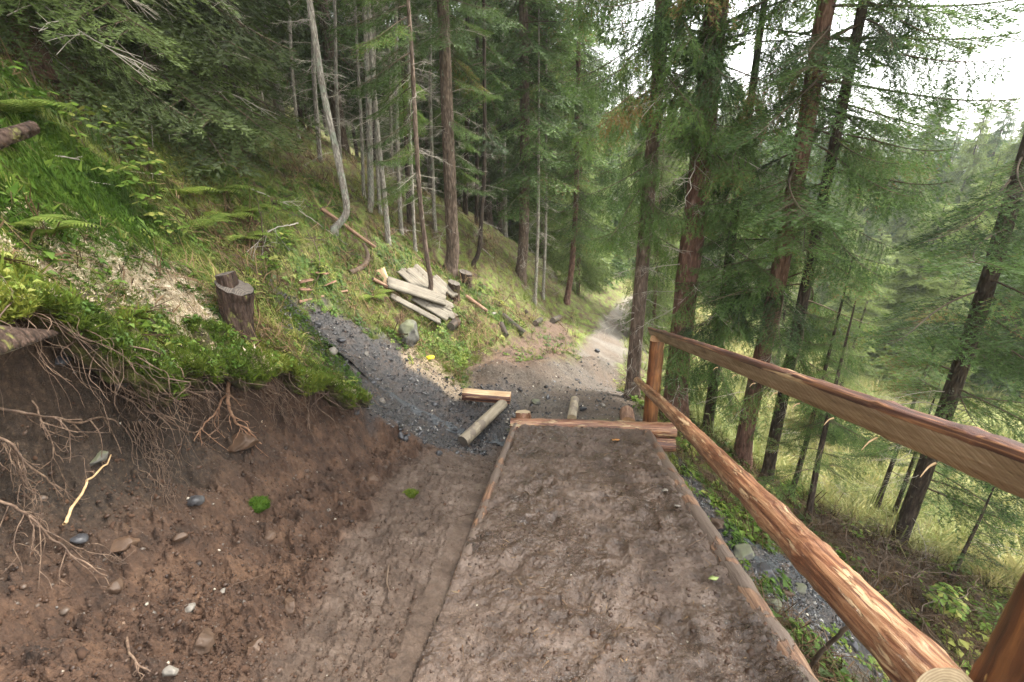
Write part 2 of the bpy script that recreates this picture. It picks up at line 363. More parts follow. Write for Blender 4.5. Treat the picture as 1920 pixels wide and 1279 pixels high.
M['pole'] = wood_mat('dirty_pale_pole', [(.3, (.22, .18, .12)), (.55, (.34, .29, .21)), (.75, (.42, .37, .28))], sc=(2, 12, 12), patch=((.2, .16, .12), (4, 3, 3), 2.2, .56), rough=.7)
M['oldlog'] = wood_mat('dark_log_bark', [(.3, (.018, .013, .01)), (.5, (.05, .035, .025)), (.7, (.1, .072, .052))], sc=(2, 10, 10), patch=((.035, .045, .015), (3, 3, 3), 1.8, .60), rough=.85, bs=.9, bd=.012)
M['redlog'] = wood_mat('reddish_stick', [(.3, (.12, .06, .04)), (.5, (.25, .14, .09)), (.7, (.4, .27, .18))], sc=(2, 14, 14), rough=.8)
M['rootorange'] = wood_mat('orange_root_skin', [(.3, (.12, .06, .035)), (.5, (.26, .14, .08)), (.7, (.42, .27, .17))], sc=(12, 12, 12), rough=.75)
M['root'] = wood_mat('root_skin', [(.3, (.05, .032, .022)), (.5, (.13, .082, .055)), (.7, (.27, .19, .13))], sc=(12, 12, 12), rough=.75)
M['paleroot'] = wood_mat('pale_root_skin', [(.3, (.36, .22, .1)), (.5, (.55, .38, .2)), (.7, (.66, .5, .3))], sc=(9, 9, 9), rough=.75)
# sawn half of the handrail: slanting chainsaw kerfs
def saw_mat():
    m, nt, b = new_mat('chainsawn_face'); t = N(nt, 'TexCoord'); mp = N(nt, 'Mapping'); mp.inputs['Rotation'].default_value = (0, 0, .0); L(nt, t.outputs['Object'], mp.inputs[0])
    sx = N(nt, 'SeparateXYZ'); L(nt, mp.outputs[0], sx.inputs[0])
    ns = noise_n(nt, mp.outputs[0], 2.2, 4)
    ph = math_n(nt, 'ADD', math_n(nt, 'MULTIPLY', sx.outputs[0], 46.0), math_n(nt, 'MULTIPLY', sx.outputs[2], 62.0))
    ph = math_n(nt, 'ADD', ph, math_n(nt, 'MULTIPLY', ns, 14.0))
    fr = math_n(nt, 'FRACT', ph); h = math_n(nt, 'ADD', fr, math_n(nt, 'MULTIPLY', math_n(nt, 'FRACT', math_n(nt, 'MULTIPLY', ph, .37)), .8))
    h = math_n(nt, 'MULTIPLY', h, .55); msk = ramp(nt, noise_n(nt, objvec(nt, (3, 9, 9)), 1.6, 4), [(.35, (.25, .25, .25)), (.6, (1, 1, 1))]); gr = noise_n(nt, objvec(nt, (1.5, 40, 40)), 1.6, 5)
    h = math_n(nt, 'ADD', math_n(nt, 'MULTIPLY', h, msk), math_n(nt, 'MULTIPLY', math_n(nt, 'SUBTRACT', gr, .35), .9))
    c = ramp(nt, h, [(.05, (.13, .09, .06)), (.25, (.32, .245, .17)), (.7, (.47, .385, .285)), (1, (.6, .52, .41))])
    v = objvec(nt, (1.2, 20, 20)); c = mixc(nt, .5, c, ramp(nt, noise_n(nt, v, 1.5), [(.3, (.6, .5, .42)), (.7, (1.2, 1.12, 1.05))]), 'MULTIPLY')
    L(nt, c, b.inputs['Base Color']); b.inputs['Roughness'].default_value = .7; bump(nt, b, h, .8, .006); return m
M['saw'] = saw_mat()
def end_mat(name, c0, c1):
    m, nt, b = new_mat(name); v = objvec(nt); w = N(nt, 'TexWave', wave_type='RINGS', rings_direction='X'); w.inputs['Scale'].default_value = 38; w.inputs['Distortion'].default_value = 3; L(nt, v, w.inputs[0])
    c = mixc(nt, w.outputs[1], c0, c1); c = mixc(nt, .6, c, ramp(nt, noise_n(nt, v, 22, 5), [(.3, (.55, .5, .45)), (.6, (1.1, 1.08, 1.05))]), 'MULTIPLY')
    L(nt, c, b.inputs['Base Color']); b.inputs['Roughness'].default_value = .75; bump(nt, b, noise_n(nt, v, 60), .5, .003); return m
M['endpale'] = end_mat('pale_end_grain', (.34, .25, .15), (.52, .41, .27)); M['endorange'] = end_mat('orange_end_grain', (.36, .19, .09), (.5, .3, .16)); M['endgrey'] = end_mat('grey_end_grain', (.06, .048, .04), (.14, .115, .092))
def bark_mat(name, c0, c1, c2, lich=(.32, .34, .27), lf=.62, sc=(16, 16, 4)):
    m, nt, b = new_mat(name); v = objvec(nt, sc); vo = N(nt, 'TexVoronoi', Scale=2.4); L(nt, v, vo.inputs['Vector'])
    n1 = noise_n(nt, v, 1.6, 6, .65, .5); c = ramp(nt, n1, [(.3, c0), (.5, c1), (.68, c2)])
    v2 = objvec(nt, (5, 5, 3)); f = ramp(nt, noise_n(nt, v2, 2.2, 6, .7), [(lf, (0, 0, 0)), (lf + .08, (1, 1, 1))]); c = mixc(nt, f, c, lich)
    c = mixc(nt, .6, c, ramp(nt, vo.outputs['Distance'], [(.0, (1.2, 1.2, 1.2)), (.6, (.5, .48, .46))]), 'MULTIPLY')
    L(nt, c, b.inputs['Base Color']); b.inputs['Roughness'].default_value = .85; b.inputs['Specular IOR Level'].default_value = .25
    bump(nt, b, math_n(nt, 'SUBTRACT', n1, vo.outputs['Distance']), .9, .02); return m
M['bark'] = bark_mat('spruce_bark', (.055, .038, .029), (.15, .105, .08), (.27, .2, .155))
M['barkred'] = bark_mat('reddish_spruce_bark', (.065, .034, .026), (.165, .088, .064), (.27, .165, .125), lf=.66)
M['barkgrey'] = bark_mat('grey_sapling_bark', (.15, .125, .105), (.33, .29, .25), (.52, .48, .42), lf=.52, sc=(20, 20, 6))
M['barkdark'] = bark_mat('dark_spruce_bark', (.02, .015, .012), (.06, .042, .032), (.12, .09, .07), lf=.64)
M['barklog'] = bark_mat('stump_bark', (.022, .014, .011), (.065, .04, .029), (.13, .085, .065), lich=(.2, .2, .06), lf=.58)
def simple(name, c, rough=.8, var=.3, scale=6):
    m, nt, b = new_mat(name); v = objvec(nt)
    lo = tuple(k * (1 - var) for k in c); hi = tuple(min(1, k * (1 + var)) for k in c)
    L(nt, ramp(nt, noise_n(nt, v, scale), [(.35, lo), (.65, hi)]), b.inputs['Base Color']); b.inputs['Roughness'].default_value = rough; return m
M['twig'] = simple('dead_grey_twig', (.34, .3, .25), .85, .4, 3); M['twigbrown'] = simple('brown_twig', (.10, .068, .045), .85, .4, 3)
def leafy(name, stops, trans=.3, rnd=.25, rough=.55, patch=None):
    """colour from the 'tint' attribute, a little per-object variation, thin-leaf translucency"""
    m, nt, b = new_mat(name); a = N(nt, 'Attribute', attribute_name='tint'); c = ramp(nt, a.outputs['Fac'], stops)
    v = objvec(nt); c = mixc(nt, .5, c, ramp(nt, noise_n(nt, v, 1.1, 3), [(.35, (.62, .66, .6)), (.65, (1.3, 1.25, 1.2))]), 'MULTIPLY')
    oi = N(nt, 'ObjectInfo'); c = mixc(nt, rnd, c, ramp(nt, oi.outputs['Random'], [(0, (.6, .72, .8)), (.5, (1, 1, 1)), (1, (1.35, 1.25, .8))]), 'MULTIPLY')
    L(nt, c, b.inputs['Base Color']); b.inputs['Roughness'].default_value = rough; b.inputs['Specular IOR Level'].default_value = .3
    tr = N(nt, 'BsdfTranslucent'); L(nt, c, tr.inputs[0]); ms = N(nt, 'MixShader'); ms.inputs[0].default_value = trans
    L(nt, b.outputs[0], ms.inputs[1]); L(nt, tr.outputs[0], ms.inputs[2]); L(nt, ms.outputs[0], nt.nodes['Material Output'].inputs[0]); return m
M['needle'] = leafy('spruce_needles', [(0, (.022, .042, .014)), (.4, (.062, .11, .03)), (.75, (.12, .20, .05)), (.97, (.17, .26, .07)), (1, (.24, .15, .06))], .38)
M['needleold'] = leafy('dull_olive_needles', [(0, (.034, .048, .022)), (.5, (.078, .11, .038)), (1, (.14, .2, .06))])
M['needlelight'] = leafy('light_green_needles', [(0, (.07, .10, .03)), (.5, (.16, .22, .065)), (1, (.28, .34, .11))], .42)  # lighter copy of the spruce needles, sunlight put into the colour
M['leaf'] = leafy('herb_leaf', [(0, (.04, .08, .012)), (.4, (.085, .16, .022)), (.8, (.17, .26, .04)), (1, (.34, .34, .09))], .35, .1)
M['fernleaf'] = leafy('fern_frond', [(0, (.09, .15, .02)), (.6, (.19, .26, .05)), (1, (.34, .36, .1))], .4, .2)
M['mossy'] = leafy('moss', [(0, (.04, .065, .008)), (.5, (.1, .15, .015)), (1, (.2, .21, .03))], .2, .1, .9)
M['brightmoss'] = leafy('bright_green_moss', [(0, (.028, .055, .004)), (.5, (.06, .125, .010)), (1, (.13, .19, .022))], .2, 0, .9)
M['straw'] = leafy('dry_pale_moss_and_straw', [(0, (.34, .26, .17)), (.5, (.62, .5, .36)), (1, (.78, .68, .53))], .15, 0, .9)
M['grass'] = leafy('grass_blades', [(0, (.08, .115, .02)), (.5, (.18, .22, .045)), (1, (.38, .36, .11))], .3, .1)
M['meadowgrass'] = leafy('meadow_grass', [(0, (.09, .125, .035)), (.5, (.22, .25, .08)), (1, (.42, .37, .16))], .35, .1)
M['petal'] = leafy('white_petal', [(0, (.6, .6, .6)), (1, (.8, .8, .78))], .3, 0)
M['litter'] = leafy('needle_litter', [(0, (.035, .02, .01)), (.5, (.12, .07, .035)), (1, (.3, .2, .11))], .05, 0, .9)

def rock_mat(name, c0, c1, moss=0.0, rough=.75):
    m, nt, b = new_mat(name); v = objvec(nt); n1 = noise_n(nt, v, 9, 8, .65); c = ramp(nt, n1, [(.3, c0), (.7, c1)])
    oi = N(nt, 'ObjectInfo'); c = mixc(nt, .6, c, ramp(nt, oi.outputs['Random'], [(0, (.7, .7, .72)), (1, (1.2, 1.12, 1.0))]), 'MULTIPLY')
    if moss:
        g = N(nt, 'NewGeometry'); s = N(nt, 'SeparateXYZ'); L(nt, g.outputs['Normal'], s.inputs[0])
        f = math_n(nt, 'ADD', math_n(nt, 'MULTIPLY', s.outputs[2], .4), noise_n(nt, v, 5, 5)); f = ramp(nt, f, [(.74 - moss, (0, 0, 0)), (1.0 - moss, (.75, .75, .75))]); c = mixc(nt, f, c, (.13, .14, .07))
    L(nt, c, b.inputs['Base Color']); b.inputs['Roughness'].default_value = rough; bump(nt, b, n1, .7, .01); return m
M['rock'] = rock_mat('grey_boulder', (.045, .043, .036), (.15, .145, .125), .12); M['slate'] = rock_mat('dark_shale', (.02, .02, .024), (.085, .086, .093), 0, .35)
M['brownrock'] = rock_mat('earth_coloured_stone', (.045, .025, .014), (.125, .076, .047), 0, .6); M['palerock'] = rock_mat('pale_stone', (.15, .135, .115), (.33, .3, .255), 0, .6)

def pebble_mat():
    m, nt, b = new_mat('pebbles'); a = N(nt, 'Attribute', attribute_name='tint')
    c = ramp(nt, a.outputs['Fac'], [(0, (.02, .009, .004)), (.35, (.062, .030, .015)), (.6, (.095, .07, .052)), (.85, (.12, .105, .092)), (.97, (.32, .28, .22)), (1, (.5, .45, .36))])
    v = objvec(nt); n1 = noise_n(nt, v, 60, 3); c = mixc(nt, .4, c, ramp(nt, n1, [(.3, (.6, .6, .6)), (.7, (1.2, 1.2, 1.2))]), 'MULTIPLY')
    L(nt, c, b.inputs['Base Color']); b.inputs['Roughness'].default_value = .55; return m
M['pebble'] = pebble_mat()

def ground_mat():
    m, nt, b = new_mat('forest_ground'); g = N(nt, 'NewGeometry'); P = g.outputs['Position']
    za = N(nt, 'Attribute', attribute_name='za'); zb = N(nt, 'Attribute', attribute_name='zb'); zc = N(nt, 'Attribute', attribute_name='zc')
    sa, sb, sc_ = (N(nt, 'SeparateColor') for _ in range(3))
    L(nt, za.outputs['Color'], sa.inputs[0]); L(nt, zb.outputs['Color'], sb.inputs[0]); L(nt, zc.outputs['Color'], sc_.inputs[0])
    n_l = noise_n(nt, P, .9, 4); n_m = noise_n(nt, P, 5, 6, .65); n_f = noise_n(nt, P, 34, 6, .7); n_x = noise_n(nt, P, 120, 3, .6)
    floor_ = ramp(nt, n_m, [(.3, (.03, .02, .012)), (.42, (.09, .055, .03)), (.5, (.10, .105, .026)), (.6, (.12, .17, .026)), (.74, (.22, .24, .05))])
    floor_ = mixc(nt, .7, floor_, ramp(nt, n_f, [(.3, (.45, .42, .36)), (.65, (1.35, 1.3, 1.2))]), 'MULTIPLY')
    meadow = ramp(nt, n_l, [(.3, (.16, .20, .06)), (.48, (.32, .34, .12)), (.62, (.44, .40, .18)), (.75, (.5, .42, .25))])
    meadow = mixc(nt, .6, meadow, ramp(nt, n_m, [(.3, (.5, .55, .45)), (.65, (1.25, 1.2, 1.15))]), 'MULTIPLY')
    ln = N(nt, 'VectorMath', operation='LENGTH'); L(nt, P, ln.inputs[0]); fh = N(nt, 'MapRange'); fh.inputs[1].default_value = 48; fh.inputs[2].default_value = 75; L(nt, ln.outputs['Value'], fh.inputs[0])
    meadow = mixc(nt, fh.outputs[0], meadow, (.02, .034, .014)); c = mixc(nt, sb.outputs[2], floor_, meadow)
    mud = ramp(nt, n_m, [(.28, (.04, .025, .017)), (.5, (.098, .065, .045)), (.7, (.165, .122, .094))]); mud = mixc(nt, .7, mud, ramp(nt, n_f, [(.3, (.55, .52, .5)), (.65, (1.25, 1.22, 1.2))]), 'MULTIPLY')
    soil = ramp(nt, n_m, [(.28, (.021, .011, .006)), (.5, (.070, .037, .021)), (.7, (.13, .073, .042))]); soil = mixc(nt, .75, soil, ramp(nt, n_f, [(.3, (.4, .38, .36)), (.68, (1.4, 1.38, 1.35))]), 'MULTIPLY')
    humus = ramp(nt, n_f, [(.3, (.008, .005, .003)), (.55, (.034, .021, .012)), (.75, (.11, .072, .046))])  # dark organic soil, its colour deepened further to paint shade under the turf lip
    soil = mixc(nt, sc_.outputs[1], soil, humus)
    shale = ramp(nt, n_f, [(.3, (.010, .010, .011)), (.52, (.038, .035, .034)), (.68, (.10, .094, .09)), (.8, (.25, .24, .225))]); shale = mixc(nt, ramp(nt, n_m, [(.45, (0, 0, 0)), (.62, (.7, .7, .7))]), shale, (.075, .052, .038))
    trail = ramp(nt, n_f, [(.3, (.035, .028, .022)), (.5, (.092, .075, .058)), (.7, (.17, .145, .118))]); dl = N(nt, 'VectorMath', operation='LENGTH'); L(nt, P, dl.inputs[0]); dm = N(nt, 'MapRange'); dm.inputs[1].default_value = 9.3; dm.inputs[2].default_value = 12; L(nt, dl.outputs['Value'], dm.inputs[0]); trail = mixc(nt, math_n(nt, 'MULTIPLY', dm.outputs[0], .75), trail, (.21, .19, .16)); trail = mixc(nt, ramp(nt, n_l, [(.45, (0, 0, 0)), (.6, (.6, .6, .6))]), trail, (.11, .075, .05)); trail = mixc(nt, .5, trail, ramp(nt, n_m, [(.3, (.6, .58, .56)), (.7, (1.25, 1.2, 1.15))]), 'MULTIPLY')
    moss = ramp(nt, n_f, [(.3, (.02, .045, .004)), (.55, (.05, .11, .008)), (.75, (.12, .18, .018))])
    dust = ramp(nt, n_f, [(.3, (.26, .2, .13)), (.42, (.52, .42, .29)), (.6, (.7, .6, .45))])
    cutc = ramp(nt, n_m, [(.3, (.055, .032, .02)), (.7, (.145, .09, .057))])
    c = mixc(nt, sb.outputs[0], c, moss); c = mixc(nt, sb.outputs[1], c, dust); c = mixc(nt, sa.outputs[3] if len(sa.outputs) > 3 else za.outputs['Alpha'], c, trail)
    c = mixc(nt, sc_.outputs[0], c, cutc); c = mixc(nt, sa.outputs[1], c, soil); c = mixc(nt, sa.outputs[2], c, shale); c = mixc(nt, sa.outputs[0], c, mud)
    c = mixc(nt, sc_.outputs[2], c, ramp(nt, n_f, [(.35, (.2, .14, .085)), (.6, (.5, .38, .25))]))
    L(nt, c, b.inputs['Base Color'])
    wet = math_n(nt, 'MAXIMUM', math_n(nt, 'MULTIPLY', sa.outputs[0], .62), sa.outputs[2])
    pud = ramp(nt, n_m, [(.42, (0, 0, 0)), (.62, (1, 1, 1))])
    r = math_n(nt, 'SUBTRACT', .88, math_n(nt, 'MULTIPLY', wet, math_n(nt, 'ADD', .28, math_n(nt, 'MULTIPLY', pud, .32))))
    L(nt, r, b.inputs['Roughness'])
    h = math_n(nt, 'ADD', n_f, math_n(nt, 'MULTIPLY', n_x, .5)); bump(nt, b, h, .8, .02); return m
M['ground'] = ground_mat()

# ------------------------------------------------------------------ the ground, one sheet out to the far slopes
th = np.unique(np.r_[np.linspace(-57, 57, 1040), np.linspace(57, 303, 110)[:-1]]); th = np.radians(th)
rr = np.unique(np.r_[np.linspace(.45, 1, 36), np.geomspace(1, 9, 600), np.geomspace(9, 170, 250)])
TH, RR = np.meshgrid(th, rr, indexing='ij'); gx = (RR * np.sin(TH)).ravel(); gy = (RR * np.cos(TH)).ravel()
gzz, Z, cut, ff = ground_z(gx, gy, True)
nT, nR = len(th), len(rr)
i = np.arange(nT)[:, None]; j = np.arange(nR - 1)[None, :]; i2 = (i + 1) % nT
Q = np.stack([i * nR + j, i2 * nR + j, i2 * nR + j + 1, i * nR + j + 1], -1).reshape(-1, 4)[:, ::-1]
cen = len(gx); Tc = np.stack([np.full(nT, cen), np.arange(nT) * nR, ((np.arange(nT) + 1) % nT) * nR], -1)[:, ::-1]
GV = np.vstack([np.c_[gx, gy, gzz], [0, 0, plane_z(0, 0) - .05]])
ap = lambda a: np.r_[a, 0.0]
shale = np.clip(Z['shale'] + Z['wetr'], 0, 1)
meadow = smooth(9, 17, np.hypot(gx, gy)) * smooth(-.5, 3.5, gx - .22 * gy)
humus = np.exp(-((sd_line(gx, gy, EDGE) + .04) / .2) ** 2) * smooth(3.6, 2.6, gy + 0 * gx) + .7 * np.clip(Z['bare'], 0, 1)  # humus layer, band widened as painted shade below the lip; also the bare patch
cutm = np.maximum(np.clip(cut, 0, 1), Z['sb']); cutm = np.maximum(cutm, Z['bare'] * .9)
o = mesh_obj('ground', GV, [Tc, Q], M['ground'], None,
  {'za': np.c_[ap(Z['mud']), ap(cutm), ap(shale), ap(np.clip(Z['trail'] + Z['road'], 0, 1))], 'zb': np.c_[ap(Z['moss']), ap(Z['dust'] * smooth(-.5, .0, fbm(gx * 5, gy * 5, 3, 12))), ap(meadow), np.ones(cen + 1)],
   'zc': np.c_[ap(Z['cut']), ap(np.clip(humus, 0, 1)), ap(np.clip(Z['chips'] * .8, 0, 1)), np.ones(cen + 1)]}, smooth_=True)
tag(o, kind='structure')

# ------------------------------------------------------------------ logs and boards
def orient(A, B, up=None):
    A, B = np.array(A, float), np.array(B, float); x = (B - A) / np.linalg.norm(B - A)
    up = np.array([0, 0, 1.0]) if up is None else np.array(up, float)
    z = up - x * np.dot(up, x); z /= np.linalg.norm(z); y = np.cross(z, x)
    return Matrix(((x[0], y[0], z[0]), (x[1], y[1], z[1]), (x[2], y[2], z[2]))).to_euler(), float(np.linalg.norm(B - A))
def log_mesh(name, A, B, r0, r1, mats, parent=None, n=24, lump=.05, seed=1, up=None, base=None, bend=0.0, flat=None, k=None, knots=0):
    """a log with its axis on local X; mats = [side, end, (flat face)]"""
    rot, Ln = orient(A, B, up); k = k or max(6, int(Ln / .05)); mb = MB(); r = np.random.default_rng(seed)
    X = np.linspace(0, Ln, k); P = np.c_[X, bend * np.sin(X / Ln * math.pi), bend * .4 * np.sin(X / Ln * 5)]
    R = np.linspace(r0, r1, k) * (1 + lump * .6 * fbm(X * 3 + seed, X * 0, 3, seed))
    for _ in range(knots):
        x0 = r.random() * Ln; R = R * (1 + .10 * np.exp(-((X - x0) / .03) ** 2))
    tube(mb, P, R, n, 0, 1, lump, seed, flat=flat)
    V, T, Qd, mi, Aa = mb.merged()
    if flat is not None and len(mats) > 2:
        Nr = np.arange(n) * 2 * math.pi / n + math.pi / n
        isflat = flat(Nr) < .985
        q = np.tile(isflat, k - 1); mi = mi.copy(); mi[len(T):] = np.where(q, 2, 0)
    off = np.array(base, float) if base is not None else np.zeros(3)
    o = mesh_obj(name, V, [T, Qd], mats, mi, {'tint': Aa}, parent, flat is None, Vector(list(np.array(A, float) - off)), rot)
    return o
def dflat(th0, c):
    def fn(th):
        d = np.cos(th - th0); return np.where(d > c, c / np.maximum(d, 1e-6), 1.0)
    return fn
def board_mesh(name, A, B, w, t, mats, parent=None, base=None, up=None, seed=1, split=0.0):
    rot, Ln = orient(A, B, up); r = np.random.default_rng(seed); nx, ny = max(4, int(Ln / .08)), 7
    ys = np.linspace(-w / 2, w / 2, ny); e0 = split * r.random(ny); e1 = split * r.random(ny)
    sag = .006 * np.sin(np.linspace(0, 3, nx) + seed); bev = np.where(np.abs(ys) > w / 2 - 1e-6, .006, 0)
    top = []; bot = []
    for q in range(nx):
        f = q / (nx - 1)
        for p, y in enumerate(ys):
            x = e0[p] + (Ln - e0[p] - e1[p]) * f; dz = sag[q] + .003 * math.sin(q * 1.7 + p * 2.1)
            top.append((x, y, t / 2 + dz - bev[p])); bot.append((x, y * .995, -t / 2 + dz + bev[p]))
    V = np.array(top + bot); m = nx * ny; F = []; mi = []
    for q in range(nx - 1):
        for p in range(ny - 1):
            a = q * ny + p; F.append([a, a + ny, a + ny + 1, a + 1]); F.append([m + a, m + a + 1, m + a + ny + 1, m + a + ny]); mi += [0, 0]
        for p in (0, ny - 1):
            a = q * ny + p; F.append([a, a + ny, m + a + ny, m + a] if p else [a + ny, a, m + a, m + a + ny]); mi.append(0)
    for q in (0, nx - 1):
        for p in range(ny - 1):
            a = q * ny + p; F.append([a, a + 1, m + a + 1, m + a] if q == 0 else [a + 1, a, m + a, m + a + 1]); mi.append(1)
    off = np.array(base, float) if base is not None else np.zeros(3)
    return mesh_obj(name, V, np.array(F), mats, mi, None, parent, False, Vector(list(np.array(A, float) - off)), rot)

def mud_deck_mat():
    m, nt, b = new_mat('wet_deck_mud'); g = N(nt, 'NewGeometry'); P = g.outputs['Position']
    n_l = noise_n(nt, P, 1.6, 4); n_m = noise_n(nt, P, 6, 6, .65); n_f = noise_n(nt, P, 38, 6, .7); n_x = noise_n(nt, P, 130, 3)
    c = ramp(nt, n_m, [(.28, (.036, .021, .014)), (.5, (.098, .063, .043)), (.7, (.172, .127, .099))]); c = mixc(nt, .75, c, ramp(nt, n_f, [(.3, (.5, .47, .45)), (.65, (1.28, 1.25, 1.24))]), 'MULTIPLY')
    chips = ramp(nt, n_x, [(.66, (0, 0, 0)), (.70, (1, 1, 1))]); a = N(nt, 'Attribute', attribute_name='tint'); f = math_n(nt, 'MULTIPLY', chips, a.outputs['Fac']); c = mixc(nt, f, c, (.42, .28, .15))
    wt = ramp(nt, n_l, [(.40, (0, 0, 0)), (.56, (1, 1, 1))]); c = mixc(nt, math_n(nt, 'MULTIPLY', wt, .8), c, mixc(nt, 1.0, c, (.66, .64, .63), 'MULTIPLY')); L(nt, c, b.inputs['Base Color'])
    L(nt, math_n(nt, 'SUBTRACT', .62, math_n(nt, 'MULTIPLY', wt, .44)), b.inputs['Roughness']); b.inputs['Specular IOR Level'].default_value = .7; h = math_n(nt, 'ADD', n_f, math_n(nt, 'MULTIPLY', n_x, .5)); bump(nt, b, h, .8, .014); return m
M['deckmud'] = mud_deck_mat()

B0 = DK(5.6, .2, -.25)
bridge = thing('log_footbridge', B0, 'narrow log footbridge deck buried under trampled wet mud, running down the trail', 'footbridge')
nu, nv = 760, 300
aa = np.linspace(1.0, 5.56, nu)[:, None] * np.ones(nv); ss = np.linspace(-.56, .99, nv)[None, :] * np.ones((nu, 1))
def deck_h(a, s):
    wx, wy = s, a
    foot = sum(-.028 * np.exp(-(((s - fs) / .05) ** 2 + ((a - fa) / .13) ** 2)) + .012 * np.exp(-(((np.hypot((s - fs) / .075, (a - fa) / .165) - 1) / .22) ** 2))
               for fs, fa in [(.1, 2.3), (.35, 2.75), (-.05, 3.1), (.3, 3.5), (.02, 3.95), (.45, 4.3), (.15, 4.8), (.55, 2.1), (.6, 3.2), (-.25, 2.6), (-.2, 3.6), (.65, 4.7)])
    h = .022 * fbm(s * 3, a * 3, 4, 201) + .022 * fbm(s * 9, a * 7, 5, 203, .6) - .020 * np.abs(noise(s * 7, a * 6, 207)) + .015 * np.abs(noise(s * 34, a * 34, 208)) * smooth(-.15, .25, fbm(s * 2.5, a * 2.5, 2, 214))
    h = h + foot
    edge = .03 * smooth(.88, .99, s + .05 * fbm(s * 4, a * 4, 2, 209)) + .04 * smooth(3.0, 4.2, a) * smooth(-.48, -.56, s + .05 * fbm(s * 4, a * 3, 2, 211))
    spill = smooth(2.6, 1.6, a) * .05
    return h - edge + spill * smooth(.8, .95, s) + .012
hh = deck_h(aa, ss); PV = (-1.5 * NN)[None, :] + aa.reshape(-1, 1) * VD + ss.reshape(-1, 1) * HP + hh.reshape(-1, 1) * NN - B0
q = (np.arange(nu - 1)[:, None] * nv + np.arange(nv - 1)[None, :]).ravel(); Qd = np.stack([q, q + 1, q + nv + 1, q + nv], -1)
rim = np.r_[np.arange(nv), np.arange(1, nu) * nv + nv - 1, (nu - 1) * nv + np.arange(nv - 2, -1, -1), np.arange(nu - 2, 0, -1) * nv]
m0 = len(PV); low = PV[rim] - NN * .07; k = len(rim); r1_ = np.arange(k); r2_ = (r1_ + 1) % k
Qs = np.stack([rim[r1_], m0 + r1_, m0 + r2_, rim[r2_]], -1)
chipw = (smooth(3.0, 1.5, aa) * .8 + .06 + .9 * smooth(.7, .95, ss)).ravel()
mesh_obj('mud_layer', np.vstack([PV, low]), [Qd, Qs], M['deckmud'], None, {'tint': np.r_[chipw, np.zeros(k)]}, bridge, True)
for side, r, h, nm, c, a0_ in ((-.535, .036, .004, 'edge_log', 11, 2.3), (.985, .066, -.052, 'edge_log', 12, 1.0)):
    log_mesh(nm, DK(a0_, side, h - (.04 if side < 0 else 0)), DK(5.55, side, h), r * 1.1, r, [M['muddyrail'], M['endpale']], bridge, 20, .06, c, NN, B0, .012, knots=8)
for side in (-.15, .25, .62):
    log_mesh('bearer_log', DK(1.0, side, -.15), DK(5.5, side, -.15), .08, .07, [M['rindlog'], M['endpale']], bridge, 12, .04, int(20 + side * 10), NN, B0)
for q in range(30):
    board_mesh('deck_board', DK(1.1 + q * .15, -.5, -.075), DK(1.1 + q * .15, .92, -.075), .135, .03, [M['weather'], M['endgrey']], bridge, B0, NN, q)
log_mesh('end_beam', DK(5.64, -.60, -.006), DK(5.64, 1.33, -.014), .066, .085, [M['peeled'], M['endpale']], bridge, 26, .07, 31, NN, B0, .01, knots=3)
log_mesh('support_beam', DK(5.66, -.2, -.185), DK(5.62, 1.32, -.185), .08, .082, [M['rindlog'], M['endpale']], bridge, 24, .06, 32, NN, B0)
log_mesh('block', DK(5.45, -.52, -.14), DK(5.45, -.52, .03), .065, .06, [M['peeled'], M['endpale']], bridge, 18, .14, 34, [0, 1, 0], B0)

# railing on the valley side
R0 = DK(5.86, 1.12, -.3)
rail = thing('log_railing', R0, 'freshly peeled log railing with half-round handrail on the valley side of the footbridge', 'railing')
log_mesh('handrail', DK(6.18, 1.10, 1.075), DK(.55, 1.20, 1.05), .074, .078, [M['rindlog'], M['endorange'], M['saw']], rail, 40, .035, 41, NN, R0, .012, flat=dflat(math.radians(116), .12), knots=5)
log_mesh('lower_rail', DK(6.45, 1.00, .42), DK(1.38, 1.09, .40), .048, .084, [M['peeled'], M['endpale']], rail, 30, .05, 42, NN, R0, .02, knots=9, k=150)
pt_ = DK(5.80, 1.10, 1.035); pb = np.array([pt_[0], pt_[1], pt_[2] - 1.5])
log_mesh('post', pb, pt_, .115, .105, [M['post'], M['endorange'], M['post']], rail, 28, .05, 43, [1, 0, 0], R0, flat=dflat(math.radians(160), .55), k=40)
nb = DK(1.2, 1.285, 1.0)
log_mesh('post', [nb[0], nb[1], nb[2] - 2.3], nb, 112e-3, .10, [M['post'], M['endorange']], rail, 30, .04, 44, [1, 0, 0], R0, k=50)
mb = MB(); r = np.random.default_rng(5)
for a, s, h, l in [(3.55,1.125,1.0,.05),(2.9,1.135,1.0,.05),(2.62,1.14,1.0,.06),(2.38,1.14,.995,.06),(2.1,1.145,.995,.07),(1.83,1.15,.99,.10),(1.56,1.155,.99,.09),(3.2,1.13,1.0,.04),(4.1,1.12,1.0,.04)]:
    p = DK(a, s - .012, h + .014) - R0; e = p + (-HP * .75 - NN * .35 - VD * .45) * l
    mb = MB(); tube(mb, resample([p, (p + e) / 2 + NN * .008, e], 5), np.linspace(.004, .001, 5), 5); mb.build('splinter', M['fresh'], rail)


